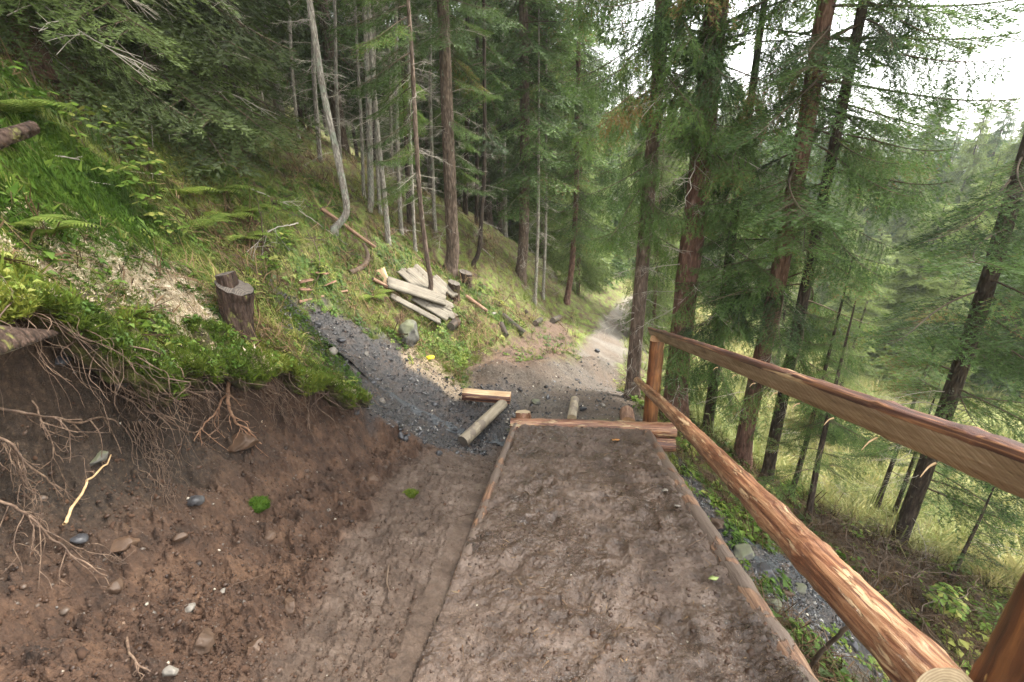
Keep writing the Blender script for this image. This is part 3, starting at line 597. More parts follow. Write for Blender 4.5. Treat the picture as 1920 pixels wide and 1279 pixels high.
# loose timber
def ground_log(name, A, B, r0, r1, mats, label, cat, lift=.03, group=None, seed=1, **kw):
    a = hit(*A) + [0, 0, lift + r0 * .5]; b = hit(*B) + [0, 0, lift + r1 * .5]
    o = log_mesh(name, a, b, r0, r1, mats, None, seed=seed, **kw); return tag(o, label, cat, group)
pa, pbb = hit(868, 835), hit(944, 772)
tag(log_mesh('round_pole', pa + [0, 0, .05], pbb + [0, 0, .13], .075, .07, [M['pole'], M['endgrey']], None, 24, .03, 51), 'muddy pale round pole slanting out of the wet gravel under the squared timber', 'pole')
ta, tb = hit(869, 752) + [0, 0, .11], hit(958, 770) + [0, 0, .20]
tm = board_mesh('squared_timber', ta, tb, .15, .12, [M['fresh'], M['endorange']], None, None, None, 3)
tm.data.materials.append(M['rindlog']); 
for p in tm.data.polygons:
    if p.material_index == 0 and abs(p.normal.z) < .5: p.material_index = 2
tag(tm, 'short squared timber, pale on top, resting across the muddy round pole', 'timber')
pa, pbb = hit(1072, 792), hit(1078, 756)
tag(log_mesh('round_pole', pa + [0, 0, .06], pbb + [0, 0, .06], .065, .06, [M['pole'], M['endpale']], None, 20, .03, 53), 'short pale grey pole end lying just beyond the end beam of the footbridge', 'pole')
s0 = DK(5.80, -.47, -.16)
tag(log_mesh('log_stub', s0 - NN * .1, s0 + NN * .27, .10, .095, [M['peeled'], M['endpale']], None, 24, .22, 54, [0, 1, 0]), 'pale splintered stub of log at the left end of the bridge end beam', 'log')
s1 = hit(1180, 792)
tag(log_mesh('log_stub', s1 + [-.05, -.12, .05], s1 + [.02, .25, .02], .10, .095, [M['redlog'], M['endorange']], None, 24, .06, 55), 'round reddish log stub behind the end beam, left of the railing post', 'log')
G = 'old grey planks dumped on the slope'
planks = [((771,517),(834,573),.30,.03,.16,'wide weathered grey plank on top of the pile, behind the thin dark trunk'),
          ((750,514),(812,572),.18,.03,.10,'long narrow grey plank sticking out at the top left of the plank pile'),
          ((812,530),(856,570),.16,.035,.13,'grey plank pointing down to the right end of the plank pile'),
          ((727,549),(838,584),.21,.05,.18,'thick pale plank lying crosswise along the front of the pile'),
          ((732,562),(828,612),.10,.035,.07,'thin plank edge lowest in the pile, just above the boulder'),
          ((774,566),(842,606),.15,.035,.09,'short plank with a split end under the thick pale front plank'),
          ((800,574),(858,606),.14,.03,.09,'broken plank end at the bottom right of the plank pile'),
          ((790,560),(851,590),.18,.03,.11,'plank between the wide top one and the thick front one')]
for i_, (A, B, w, t, lift, lb) in enumerate(planks):
    a, b = hit(*A), hit(*B); tag(board_mesh('plank', a + [0, 0, lift], b + [0, 0, lift], w, t, [M['weather'], M['weather']], None, None, [.55, -.55, .8], 60 + i_, .05), lb, 'plank', G)
a = hit(729, 545); b = pt(712, 503, math.hypot(a[0], a[1]) + .1)
tag(board_mesh('plank', a, b, .14, .04, [M['fresh'], M['fresh']], None, None, [0, -1, .3], 71, .03), 'pale fresh board propped upright just left of the old plank pile', 'plank')
ground_log('fallen_pole', (562,572), (652,550), .022, .018, [M['redlog'], M['endpale']], 'thin straight barkless pole lying above the black wet gully', 'pole', seed=72, n=10)
ground_log('fallen_pole', (874,560), (914,588), .035, .03, [M['redlog'], M['endpale']], 'short reddish pole lying in the grass right of the plank pile', 'pole', seed=73, n=10)
ground_log('fallen_log', (943,600), (984,634), .065, .06, [M['oldlog'], M['endpale']], 'dark short log sloping down the grassy bank beyond the plank pile', 'log', .05, seed=74)
ground_log('fallen_log', (938,612), (950,634), .06, .05, [M['oldlog'], M['endgrey']], 'stubby dark log just left of the sloping short log on the grassy bank', 'log', .02, seed=79)
ground_log('fallen_log', (1003,612), (1014,604), .06, .06, [M['oldlog'], M['endgrey']], 'black cut log end poking from the bank beyond the sloping short log', 'log', .03, seed=75)
ground_log('fallen_log', (1036,606), (1050,599), .07, .07, [M['oldlog'], M['endgrey']], 'farthest dark log end at the top of the brown cut beside the trail', 'log', .03, seed=76)
ground_log('fallen_log', (984,586), (988,592), .05, .05, [M['oldlog'], M['endgrey']], 'small dark log end higher up in the grass on the bank', 'log', .03, seed=77)
ground_log('fallen_pole', (604,400), (704,472), .03, .025, [M['redlog'], M['endgrey']], 'long reddish dead pole lying across the bases of the curved saplings', 'pole', .06, seed=78, n=8)
ground_log('fallen_pole', (700,532), (738,552), .03, .03, [M['redlog'], M['endgrey']], 'reddish stick behind the left end of the thick pale plank', 'pole', .06, seed=80, n=8)
ground_log('fallen_log', (846,622), (858,612), .07, .075, [M['oldlog'], M['endgrey']], 'dark round log end under the lower right corner of the plank pile', 'log', .05, seed=81)
# sawn-off root crown at the left edge
a = pt(-160, 700, 2.2); b = pt(100, 628, 2.75)
tag(log_mesh('cut_log', a, b, .16, .022, [M['barklog'], M['endgrey'], M['weather']], None, 36, .06, 82, [.5, -.3, .9], flat=dflat(math.radians(148), .12)), 'large bark-covered log sawn flat underneath, tapering to a point over the left bank', 'log')
a = pt(-70, 285, 4.0); b = pt(64, 238, 4.25)
tag(log_mesh('broken_log', a, b, .048, .036, [M['barklog'], M['endgrey']], None, 20, .22, 83), 'dark broken log stub jutting in over the bright green moss', 'log')

# stumps
def stump(u, v, r, h, label, seed, tilt=(.0, .0), step=0.0, mats=None):
    p = hit(u, v); t = thing('tree_stump', p, label, 'stump'); mats = mats or [M['barklog'], M['endgrey']]
    mb = MB(); k = 14; zz = np.linspace(-.12, h, k); P = np.c_[tilt[0] * zz, tilt[1] * zz, zz]
    R = r * (.86 + .14 * smooth(0, h, zz) + .25 * np.exp(-(zz + .12) / .06))
    tube(mb, P, R, 30, 0, None, .07, seed); Vr = mb.V[-1].reshape(k, 30, 3)
    Vr[-1, :, 2] += -.35 * (Vr[-1, :, 0] - P[-1, 0]) + .1 * (Vr[-1, :, 1]); Vr[-2, :, 2] += -.2 * (Vr[-2, :, 0] - P[-2, 0])
    top = Vr[-1].copy(); mb.V[-1] = Vr.reshape(-1, 3); mb.build('trunk', mats, t, True)
    mb = MB(); c = top.mean(0); rings = np.concatenate([c + (top - c) * f + [0, 0, .002] for f in (1, .66, .33, .02)]); rings[:, 2] += .006 * np.sin(rings[:, 0] * 90)
    Qc = np.array([[a * 30 + b, a * 30 + (b + 1) % 30, (a + 1) * 30 + (b + 1) % 30, (a + 1) * 30 + b] for a in range(3) for b in range(30)]); mb.add(rings, Q=Qc, m=0)
    mb.build('cut_face', M['endgrey'] if mats[1] is M['endgrey'] else mats[1], t)
    if step:
        mb = MB(); P2 = np.array([[-.35 * r, .25 * r, h - .12], [-.38 * r, .25 * r, h + step * .6], [-.42 * r, .25 * r, h + step]]) + np.array([tilt[0] * h, 0, 0])
        tube(mb, P2, [r * .66, r * .64, r * .6], 18, 0, 1, .12, seed + 3, flat=dflat(0, .6)); mb.build('splinter_ridge', mats, t)
    return t
stump(447, 616, .124, .33, 'thick brown stump with a stepped slanting saw cut on the turf edge above the roots', 91, (.13, .04), .10)
stump(852, 556, .11, .26, 'front one of two small mossy stumps just right of the plank pile', 92, (.05, .0), 0, [M['barklog'], M['endgrey']])
stump(874, 532, .13, .24, 'rear one of two small mossy stumps, at the foot of the big straight trunk', 93, (.0, .0), 0, [M['barklog'], M['endgrey']])

# ------------------------------------------------------------------ stones
def ico(sub=3):
    import bmesh
    bm = bmesh.new(); bmesh.ops.create_icosphere(bm, subdivisions=sub, radius=1.0); bm.verts.ensure_lookup_table()
    V = np.array([v.co[:] for v in bm.verts]); F = np.array([[v.index for v in f.verts] for f in bm.faces]); bm.free(); return V, F
ICO4, ICO3, ICO1 = ico(4), ico(3), ico(1)
def rock_verts(base, seed, sc=(1, 1, .6), rough=.2, facets=12):
    V = base.copy(); r = np.random.default_rng(seed)
    for _ in range(facets):
        nrm = r.normal(size=3); nrm /= np.linalg.norm(nrm); d = V @ nrm; c = .5 + .28 * r.random(); V = V - nrm * np.clip(d - c, 0, None)[:, None] * .92
    n = fbm(V[:, 0] * 1.6 + seed, V[:, 1] * 1.6 + V[:, 2] * 2.1, 4, seed); return V * (1 + rough * n)[:, None] * np.array(sc)
def rock(u, v, w, mat, label, seed, sc=(1, .8, .6), sink=.35, hi=False, group=None, lift=0.0):
    p = hit(u, v); px = math.hypot(*p[:2]) / FP * 1.08; s = w * px / 2; b = ICO4 if hi else ICO3
    V = rock_verts(b[0], seed, sc) * s; r = np.random.default_rng(seed)
    o = mesh_obj('rock', V, b[1], M[mat], None, None, None, False, Vector(list(p + [0, 0, s * sc[2] * (1 - 2 * sink) + lift])), (r.random() * .4, r.random() * .4, r.random() * 6))
    return tag(o, label, 'rock', group)
rock(770, 644, 60, 'rock', 'big lichen-grey boulder on the bank just below the plank pile', 3, (1, .8, 1.0), .25, True)
GR = 'stones lodged in the mud and the cut bank'
for q_, (u, v, w, mt, lb) in enumerate([
 (237,1026,52,'brownrock','pale tan stone half sunk in the brown soil at lower left'), (188,862,34,'rock','grey stone lodged in the dark bank face below the roots'),
 (385,1215,60,'brownrock','large angular brown stone set upright in the soil at the bottom'), (480,1215,46,'brownrock','brown angular block beside the large upright stone at the bottom'),
 (420,1112,22,'palerock','small white stone in the middle of the brown soil'), (357,1142,26,'palerock','cream wedge-shaped stone low in the brown soil'),
 (508,1006,32,'brownrock','flat mauve stone below the green moss clump'), (366,942,36,'slate','dark slate flake under the hanging root mat'),
 (150,1012,26,'slate','thin grey flake in the soil below the long pale root'), (215,1108,34,'brownrock','brown clod of stone at the lower left'),
 (232,722,30,'rock','flat stone wedged in the dark humus under the turf'), (455,838,64,'brownrock','dark overhanging stone at the foot of the main hanging root'),
 (545,1140,44,'brownrock','brown lump of stone at the edge of the rutted mud'), (338,1010,24,'brownrock','small brown stone in the soil slope'),
 (120,680,34,'slate','dark stone in the shadowed humus below the cut log'), (320,1262,34,'palerock','whitish stone at the very bottom left'),
 (700,900,26,'brownrock','flat stone at the edge between soil and mud'), (822,855,22,'slate','small slate in the mud beside the round pole'),
 (622,662,26,'palerock','white stone in the black wet gully'), (688,665,15,'palerock','small white stone in the wet gully near the boulder'),
 (560,735,20,'palerock','pale stone at the tip of the turf lip'), (668,775,20,'slate','grey slate at the edge of the wet gully'), (718,755,18,'palerock','tan stone in the wet gravel'),
 (700,720,18,'slate','blue grey slate in the middle of the gully'), (640,640,20,'slate','dark slate high in the gully'), (596,612,26,'slate','broad dark slate at the top of the gully'),
 (815,760,20,'slate','dark slate in the glistening gravel'), (752,820,22,'slate','slate flake where the gully meets the mud'), (850,808,20,'slate','black stone beside the round pole'),
 (1005,757,22,'rock','flat stone on the trail beyond the footbridge'), (1130,762,14,'palerock','small pale stone on the trail beyond the footbridge'), (1092,768,18,'slate','bluish stone beside the pale pole end'),
 (1262,838,20,'palerock','pale stone under the support beam'),
 (1342,985,48,'brownrock','mossy flat stone against the right side of the footbridge'), (1392,1040,66,'rock','broad mossy ledge stone beside the footbridge'),
 (1432,1078,60,'slate','large dark stone below the ledge stone in the stream bed'), (1450,1140,48,'rock','rounded stone beside the stream'), (1475,1115,26,'brownrock','small brown stone by the stream'),
 (1502,1105,32,'rock','grey lump of rock on the stream edge'), (1530,1080,24,'palerock','light stone in the stream'), (1520,1048,24,'slate','dark stone higher in the stream'), (1440,1030,26,'slate','black wet stone near the ledge'),
 (1545,1120,24,'slate','dark cobble in the stream'), (1600,1215,26,'slate','cobble low in the stream'), (1640,1265,26,'slate','lowest cobble in the stream'),
 (1212,770,24,'brownrock','brown clod beside the railing post'), (925,590,14,'palerock','pale stone in the grass beyond the plank pile'), (1120,660,14,'slate','dark stone beside the far trail')]):
    rock(u, v, w, mt, lb, 100 + q_, (1, .75, .5 + .3 * random.random()), .3, w > 40, GR)

def scatter_mesh(name, tmpls, P, S_, tint, mat, yaw=None, tilt=.0, label=None, cat=None, kind='stuff', rng=RG, parent=None, nrm=None):
    """many small templates at points P (n,3), scales S_, merged into one object"""
    n = len(P)
    if n == 0: return None
    yaw = rng.random(n) * 2 * math.pi if yaw is None else yaw
    pick = rng.integers(0, len(tmpls), n); Vs, Fs, As, off = [], [], [], 0
    for t, (V, F) in enumerate(tmpls):
        idx = np.where(pick == t)[0]
        if not len(idx): continue
        c, s = np.cos(yaw[idx]), np.sin(yaw[idx]); X = V[None, :, 0] * c[:, None] - V[None, :, 1] * s[:, None]; Y = V[None, :, 0] * s[:, None] + V[None, :, 1] * c[:, None]; Zz = np.repeat(V[None, :, 2], len(idx), 0)
        if tilt:
            tx = rng.normal(0, tilt, len(idx))[:, None]; ty = rng.normal(0, tilt, len(idx))[:, None]
            Zz, X = Zz - X * tx, X + Zz * tx; Zz, Y = Zz - Y * ty, Y + Zz * ty
        if nrm is not None: Zz = Zz + X * (-nrm[idx, 0:1]) + Y * (-nrm[idx, 1:2])
        sc = S_[idx][:, None]; W_ = np.stack([X * sc, Y * sc, Zz * sc], -1) + P[idx][:, None, :]
        Vs.append(W_.reshape(-1, 3)); As.append(np.repeat(tint[idx], len(V)) + rng.normal(0, .06, len(idx) * len(V)))
        Fs.append((F[None] + (np.arange(len(idx)) * len(V))[:, None, None] + off).reshape(-1, F.shape[1])); off += len(idx) * len(V)
    o = mesh_obj(name, np.concatenate(Vs), Fs, mat, None, {'tint': np.clip(np.concatenate(As), 0, 1)}, parent)
    return tag(o, label, cat, None, kind)
def sample(n, r0, r1, a0=-56, a1=56, pw=1.0):
    r = np.exp(RG.uniform(math.log(r0), math.log(r1), n)); a = np.radians(RG.uniform(a0, a1, n)); return r * np.sin(a), r * np.cos(a)
def gnormal(x, y, e=.12):
    b0 = ground_z(x, y); bx = ground_z(x + e, y); by = ground_z(x, y + e); return -np.stack([(bx - b0) / e, (by - b0) / e], -1), b0
PEB = [(rock_verts(ICO1[0], 300 + q, (1, .75, .55), .25, 5), ICO1[1]) for q in range(6)]
x, y = sample(120000, .9, 9.5, -66, 45); z, Zs, ct, fz = ground_z(x, y, True)
wgt = .28 * Zs['mud'] + .95 * ct + 1.3 * np.clip(Zs['shale'] + Zs['wetr'], 0, 1) + .9 * Zs['trail'] + .8 * Zs['cut'] + .6 * Zs['bare']
a_ = x * VD[0] + y * VD[1]; s_ = x * HP[0] + y * HP[1]
# the part that lies on the bridge sits on the deck surface
tt = (x * VD[0] + y * VD[1] + 1.5 * 0)
k = RG.random(len(x)) < wgt; x, y, z = x[k], y[k], z[k]; Zk = {q: v[k] for q, v in Zs.items()}; ck = ct[k]
dz = (z - plane_z(x, y)); a_, s_ = x * VD[0] + y * VD[1] + plane_z(x, y) * VD[2], x * HP[0] + y * HP[1]
on = (s_ > -.5) & (s_ < .97) & (a_ > 1.05) & (a_ < 5.5)
zd = plane_z(x, y) + deck_h(a_, s_) / NN[2]; z = np.where(on, zd, z)
keep = ~((s_ > -.7) & (s_ < 1.3) & (a_ < 5.8) & ~on) ; x, y, z, ck, on = x[keep], y[keep], z[keep], ck[keep], on[keep]; Zk = {q: v[keep] for q, v in Zk.items()}
r = np.hypot(x, y); sz = np.minimum(np.exp(RG.normal(-5.75, .68, len(x))) * (.8 + .13 * r), .03)
tint = np.clip(RG.normal(.28, .16, len(x)) + .32 * Zk['shale'] + .35 * Zk['trail'] + .4 * Zk['wetr'] + (RG.random(len(x)) < .035) * .5, 0, 1)
tag(scatter_mesh('gravel', PEB, np.c_[x, y, z - sz * .1], sz, tint, M['pebble'], tilt=.3), 'crumbs of earth, grit and small stones scattered over the mud and gravel', 'gravel')

x, y = sample(70000, 1.1, 7, -66, -2); z, Zs, ct, fz = ground_z(x, y, True); k = RG.random(len(x)) < np.clip(ct * (1 - Zs['mud']) + .10 * Zs['mud'], 0, 1) * np.clip(.45 + 1.2 * fbm(x * 3, y * 3, 3, 77), .08, 1)
x, y, z = x[k], y[k], z[k]; s_ = x * HP[0] + y * HP[1]; k = s_ < -.66; x, y, z = x[k], y[k], z[k]; sz = np.minimum(np.exp(RG.normal(-5.25, .55, len(x))), .026)
CLOD = [(rock_verts(ICO1[0], 360 + q, (1, .75, .55), .6, 9), ICO1[1]) for q in range(8)]
M['clod'] = rock_mat('soil_clods', (.022, .010, .005), (.085, .042, .021), 0, .9)
tag(scatter_mesh('earth_clods', CLOD, np.c_[x, y, z], sz, RG.random(len(x)), M['clod'], tilt=.5), 'crumbly clods of brown earth on the cut bank and its foot', 'earth')
x, y = sample(90000, 2.2, 9, -45, 45); z, Zs, ct, fz = ground_z(x, y, True); k = RG.random(len(x)) < np.clip(Zs['shale'] * 1.2 + Zs['wetr'] * .9 + Zs['trail'] * .3, 0, 1) * (1 - Zs['mud'])
x, y, z = x[k], y[k], z[k]; a_, s_ = x * VD[0] + y * VD[1] + plane_z(x, y) * VD[2], x * HP[0] + y * HP[1]; k = ~((s_ > -.65) & (s_ < 1.25) & (a_ < 5.75)); x, y, z = x[k], y[k], z[k]
FL = [(rock_verts(ICO1[0], 340 + q, (1, .7, .22), .3, 6), ICO1[1]) for q in range(6)]; sz = np.minimum(np.exp(RG.normal(-4.55, .6, len(x))), .06)
M['flake'] = pebble_mat(); M['flake'].name = 'wet_shale_flakes'; _fn = M['flake'].node_tree; _fb = _fn.nodes['Principled BSDF']; _fb.inputs['Roughness'].default_value = .25
for n_ in _fn.nodes:
    if n_.type == 'VALTORGB' and len(n_.color_ramp.elements) == 6:
        for e_, c_ in zip(n_.color_ramp.elements, [(.008,.008,.009), (.025,.025,.028), (.05,.048,.05), (.085,.083,.085), (.2,.19,.18), (.42,.4,.36)]): e_.color = (*c_, 1)
#
tag(scatter_mesh('shale_gravel', FL, np.c_[x, y, z + sz * .05], sz, RG.random(len(x)), M['flake'], tilt=.45), 'wet dark shale flakes filling the gully and the stream bed', 'gravel')

# ------------------------------------------------------------------ roots, twigs and sticks
def root(name, px, r0, r1, mat, label, cat='root', seed=1, lift=.035, rootlets=6, rl=.16, wob=.02, group=None, world=None, rn=7):
    if world is None: Pw = [hit(u, v, lift if q else .0) for q, (u, v) in enumerate(px)]
    else: Pw = world
    r0 *= .78; r1 *= .8; k = max(14, 8 * len(Pw)); P = resample(Pw, k, wob, seed); base = P[0].copy(); mb = MB(); r = np.random.default_rng(seed)
    tube(mb, P - base, np.linspace(r0, r1, k) * (1 + .25 * fbm(np.arange(k) * .6, np.zeros(k), 2, seed)), rn, 0, None)
    for q in range(rootlets):
        i = int(r.integers(int(k * .2), k - 2)); d = P[min(i + 2, k - 1)] - P[i]; d /= np.linalg.norm(d) + 1e-9; v = d * .8 + r.normal(0, .55, 3) + [0, 0, -.45]
        v /= np.linalg.norm(v); l = rl * (.4 + r.random()); Q_ = resample([P[i], P[i] + v * l * .5 + r.normal(0, .02, 3), P[i] + v * l + [0, 0, -.2 * l] + r.normal(0, .04, 3)], 9, wob * .6, seed + q)
        ra = max(r1, (r0 + (r1 - r0) * i / k) * .45); tube(mb, Q_ - base, np.linspace(ra, .0012, 9), 5)
        for w in range(2):
            j = int(r.integers(3, 8)); v2 = v + r.normal(0, .7, 3); v2 /= np.linalg.norm(v2); e = Q_[j] + v2 * l * .35
            tube(mb, resample([Q_[j], (Q_[j] + e) / 2 + r.normal(0, .008, 3), e], 5) - base, np.linspace(.0022, .0008, 5), 4)
    return tag(mb.build(name, M[mat], None, True, Vector(list(base))), label, cat, group)
GRT = 'roots hanging from the cut bank'
root('tree_root', [(400,570),(418,615),(430,660),(432,700)], .014, .016, 'rootorange', 'root creeping over the turf beside the stump and down to the lip', seed=401, rootlets=2)
root('tree_root', [(430,690),(428,740),(432,775),(455,800),(490,830)], .021, .004, 'rootorange', 'thickest orange root hanging straight down the bank below the stump', seed=402, rootlets=9, lift=.07, group=GRT)
root('tree_root', [(428,735),(410,765),(388,790),(372,810),(365,828)], .010, .004, 'rootorange', 'branching root bending left from the thickest hanging root', seed=403, rootlets=6, lift=.07, group=GRT)
root('tree_root', [(270,768),(300,780),(340,805),(365,810),(385,795)], .009, .004, 'root', 'wavy root running across the bank left of the thickest hanging root', seed=404, rootlets=7, lift=.06, group=GRT)
root('tree_root', [(-40,762),(40,772),(100,784),(150,790),(195,782),(225,800)], .009, .005, 'root', 'long horizontal root crossing the dark bank face at the left', seed=405, rootlets=9, lift=.08, group=GRT)
root('tree_root', [(-30,815),(15,828),(55,870),(85,895),(115,918)], .008, .003, 'root', 'root slanting down from the left edge below the long horizontal root', seed=406, rootlets=6, lift=.09, group=GRT)
root('tree_root', [(-30,935),(20,945),(60,970),(100,1010),(150,1045),(205,1080)], .008, .003, 'root', 'lowest root spreading out of the left edge over the brown soil', seed=407, rootlets=12, lift=.07, rl=.24, group=GRT)
root('tree_root', [(60,975),(95,1000),(150,1030),(200,1040),(230,1060)], .005, .002, 'root', 'fine forked root lying over the soil at lower left', seed=408, rootlets=10, lift=.04, group=GRT)
root('tree_root', [(208,853),(190,880),(165,905),(140,945),(116,985)], .004, .009, 'paleroot', 'thick pale barkless root slanting across the hollow in the bank', seed=409, rootlets=0, lift=.10, group=GRT, wob=.02)
root('tree_root', [(560,715),(580,745),(578,790),(592,830)], .010, .003, 'root', 'thin root curling down from the tip of the turf lip', seed=410, rootlets=8, lift=.05, group=GRT)
root('tree_root', [(520,690),(550,720),(575,760),(580,800)], .008, .003, 'root', 'root hanging beside the one at the tip of the turf lip', seed=411, rootlets=8, lift=.05, group=GRT)
root('tree_root', [(318,675),(318,690),(320,702)], .013, .012, 'redlog' if False else 'rootorange', 'short broken orange root end under the turf, left one', seed=412, rootlets=1, lift=.04, group=GRT)
root('tree_root', [(378,672),(379,684),(380,696)], .012, .010, 'rootorange', 'short broken orange root end under the turf, right one', seed=413, rootlets=1, lift=.04, group=GRT)
root('tree_root', [(430,720),(395,715),(365,728),(335,718)], .006, .003, 'root', 'side root reaching left under the turf lip', seed=414, rootlets=5, lift=.05, group=GRT)
root('tree_root', [(435,700),(470,715),(505,740),(540,790)], .006, .002, 'root', 'fine root reaching right from the thickest hanging root', seed=415, rootlets=8, lift=.05, group=GRT)
root('tree_root', [(190,668),(215,690),(240,720),(250,740)], .006, .003, 'root', 'curved root in the dark humus under the left part of the turf', seed=416, rootlets=7, lift=.05, group=GRT)
root('tree_root', [(60,750),(85,800),(110,850),(118,868)], .005, .002, 'root', 'thin kinked root dangling from the long horizontal root', seed=417, rootlets=5, lift=.06, group=GRT)
root('tree_root', [(430,775),(410,800),(395,815),(385,820)], .006, .002, 'root', 'short root forking left near the overhanging stone', seed=418, rootlets=4, lift=.06, group=GRT)
def root_mat(label, cx_, v0, v1, wid, n, seed, slant=20):
    mb = MB(); r = np.random.default_rng(seed); b = hit(cx_, v0)
    for q in range(n):
        u = cx_ + r.normal(0, wid * .35); P = [hit(u + slant * t + r.normal(0, 5), v0 + (v1 - v0) * t * (.6 + .4 * r.random()), .05 + .05 * r.random()) for t in (0, .35, .7, 1)]
        tube(mb, resample(P, 26, .06, seed + q) - b, np.linspace(.0022, .0007, 26), 4)
    return tag(mb.build('root_mat', M['root'], None, False, Vector(list(b))), label, 'root mat')
root_mat('matted curtain of fine roots hanging in the middle of the cut bank', 255, 790, 965, 34, 20, 430, 60)
root_mat('matted fine roots at the left edge of the bank above the lowest root', 15, 830, 990, 30, 14, 431, 50)
root_mat('fringe of hair roots under the turf lip beside the stump', 500, 700, 820, 60, 18, 432, 40)
root_mat('hair roots straggling down the dark bank under the left turf', 215, 660, 790, 60, 20, 433, 25)
root_mat('hair roots on the bank between the orange root ends and the wavy root', 340, 700, 800, 60, 18, 434, 10)
for q_, (i0, lb) in enumerate([(40, 'fine roots trailing from the turf edge by the cut log'), (110, 'fine roots trailing from the turf edge over the dark hollow'), (180, 'fine roots trailing from the turf edge left of the stump'), (250, 'fine roots trailing from the turf edge below the stump'), (320, 'fine roots trailing from the turf edge right of the stump'), (375, 'fine roots trailing from the outermost tip of the turf edge')]):
    r = np.random.default_rng(990 + q_); EE = resample([(a, b, 0) for a, b in EDGE[1:14]], 420)[:, :2]; mb = MB(); e0 = EE[min(i0, 419)]; b = np.array([e0[0], e0[1], float(base_z(np.array([e0[0]]), np.array([e0[1]]))[2][0])])
    for w in range(34):
        i_ = int(np.clip(i0 + r.integers(-38, 38), 1, 418)); e = EE[i_]; t_ = EE[i_ + 1] - EE[i_ - 1]; t_ /= np.linalg.norm(t_); n_ = np.array([t_[1], -t_[0]]); H0 = float(base_z(np.array([e[0]]), np.array([e[1]]))[2][0]); l = .12 + .45 * r.random() ** 1.6
        s0 = np.array([e[0] + n_[0] * (.05 + .12 * r.random()), e[1] + n_[1] * .1, H0 - .10]); P = [s0]
        for st in range(4): P.append(P[-1] + np.array([n_[0] * .03 + r.normal(0, .05), n_[1] * .03 + r.normal(0, .05), -l / 4]))
        tube(mb, resample(P, 14, .015, w) - b, np.linspace(.0012 + .004 * r.random() ** 3, .0007, 14), 4)
    tag(mb.build('root_mat', M['root'], None, False, Vector(list(b))), lb, 'root mat')
for q_, (px, r0, mt, lb) in enumerate([
 ([(800,1232),(810,1190),(818,1160),(832,1150)], .009, 'twigbrown', 'dark wet stick pressed into the mud near the bottom'), ([(728,1060),(726,1085),(728,1110)], .009, 'twigbrown', 'dark splinter of wood stuck in the rutted mud'),
 ([(862,968),(890,962),(915,955)], .005, 'root', 'pale thin twig lying on the mud left of the bridge edge log'), ([(230,1160),(238,1200),(246,1235),(280,1262)], .009, 'root', 'brown root poking from the soil at the bottom left'),
 ([(405,1112),(440,1095),(492,1080)], .005, 'root', 'thin root lying on the soil near the small white stone'), ([(1290,1030),(1310,1020),(1325,1008)], .006, 'root', 'short twig on the right half of the muddy deck'),
 ([(1170,840),(1195,846),(1222,862)], .005, 'twigbrown', 'bent dark twig at the far end of the muddy deck'), ([(985,925),(1000,938),(1015,950)], .005, 'twigbrown', 'small curved twig on the left half of the muddy deck'),
 ([(1270,880),(1320,915),(1360,960)], .012, 'root', 'root running down beside the right edge of the footbridge'), ([(1290,870),(1335,890),(1375,935)], .010, 'root', 'root a little farther out beside the footbridge'),
 ([(1400,990),(1450,1020),(1500,1035)], .007, 'twig', 'grey twig across the stream bank'), ([(1560,1235),(1600,1230),(1655,1225)], .005, 'twig', 'thin twig over the leaves near the lower rail'),
 ([(470,345),(530,420),(580,450),(620,445)], .012, 'twigbrown', 'dead root curving through the undergrowth above the turf'), ([(60,262),(100,305),(150,335),(230,350)], .010, 'twig', 'grey dead branch lying over the bright moss'),
 ([(85,290),(150,300),(230,320),(330,330)], .008, 'twig', 'second grey dead branch above the bright moss'), ([(230,475),(260,485),(285,498)], .007, 'twigbrown', 'brown stick lying on the pale straw of the turf'), ([(130,478),(170,490),(210,500)], .004, 'twigbrown', 'thin twig on the pale straw of the turf')]):
    def _dk(u, v):
        R = ray(u, v); return R * (-1.5 / np.dot(R, NN)) + NN * .02
    ondeck = lb.find('muddy deck') > 0
    root('stick', px, r0, r0 * .4, mt, lb, 'stick', 450 + q_, .02, 2 if r0 > .004 else 1, .12, .01, None, [_dk(*p) for p in px] if ondeck else None, 6)
a, b = hit(1512, 1258, .0), pt(1612, 1150, 2.75)
root('dead_branch', None, .020, .012, 'twigbrown', 'thick dark branch sticking up out of the leaves towards the lower rail', 'branch', 470, world=[a, (a + b) / 2 + [0, 0, .03], b, b + (b - a) * .2], rootlets=2)

# ------------------------------------------------------------------ ground cover
def leaf_tmpl(nl, l, w, rise, seed, lobes=False):
    r = np.random.default_rng(seed); V, F = [], []
    for q in range(nl):
        a = r.random() * 6.283; h = rise * (.3 + r.random()); d = np.array([math.cos(a), math.sin(a), 0]); p = np.array([-d[1], d[0], 0]); o_ = d * l * .35 * r.random() + [0, 0, h]
        ll = l * (.7 + .6 * r.random()); ww = w * (.7 + .6 * r.random()); dr = -.35 * ll * r.random(); up = np.array([0, 0, .3 * ww])
        n = len(V); V += [o_, o_ + d * ll * .5 + p * ww * .5 + up + [0, 0, dr * .3], o_ + d * ll + [0, 0, dr], o_ + d * ll * .5 - p * ww * .5 + up + [0, 0, dr * .3]]; F += [[n, n+1, n+2], [n, n+2, n+3]]
        if h > .02: n = len(V); V += [[0, 0, -.01], o_ + [.002, 0, 0], o_]; F += [[n, n+1, n+2]]
    return np.array(V, float), np.array(F)
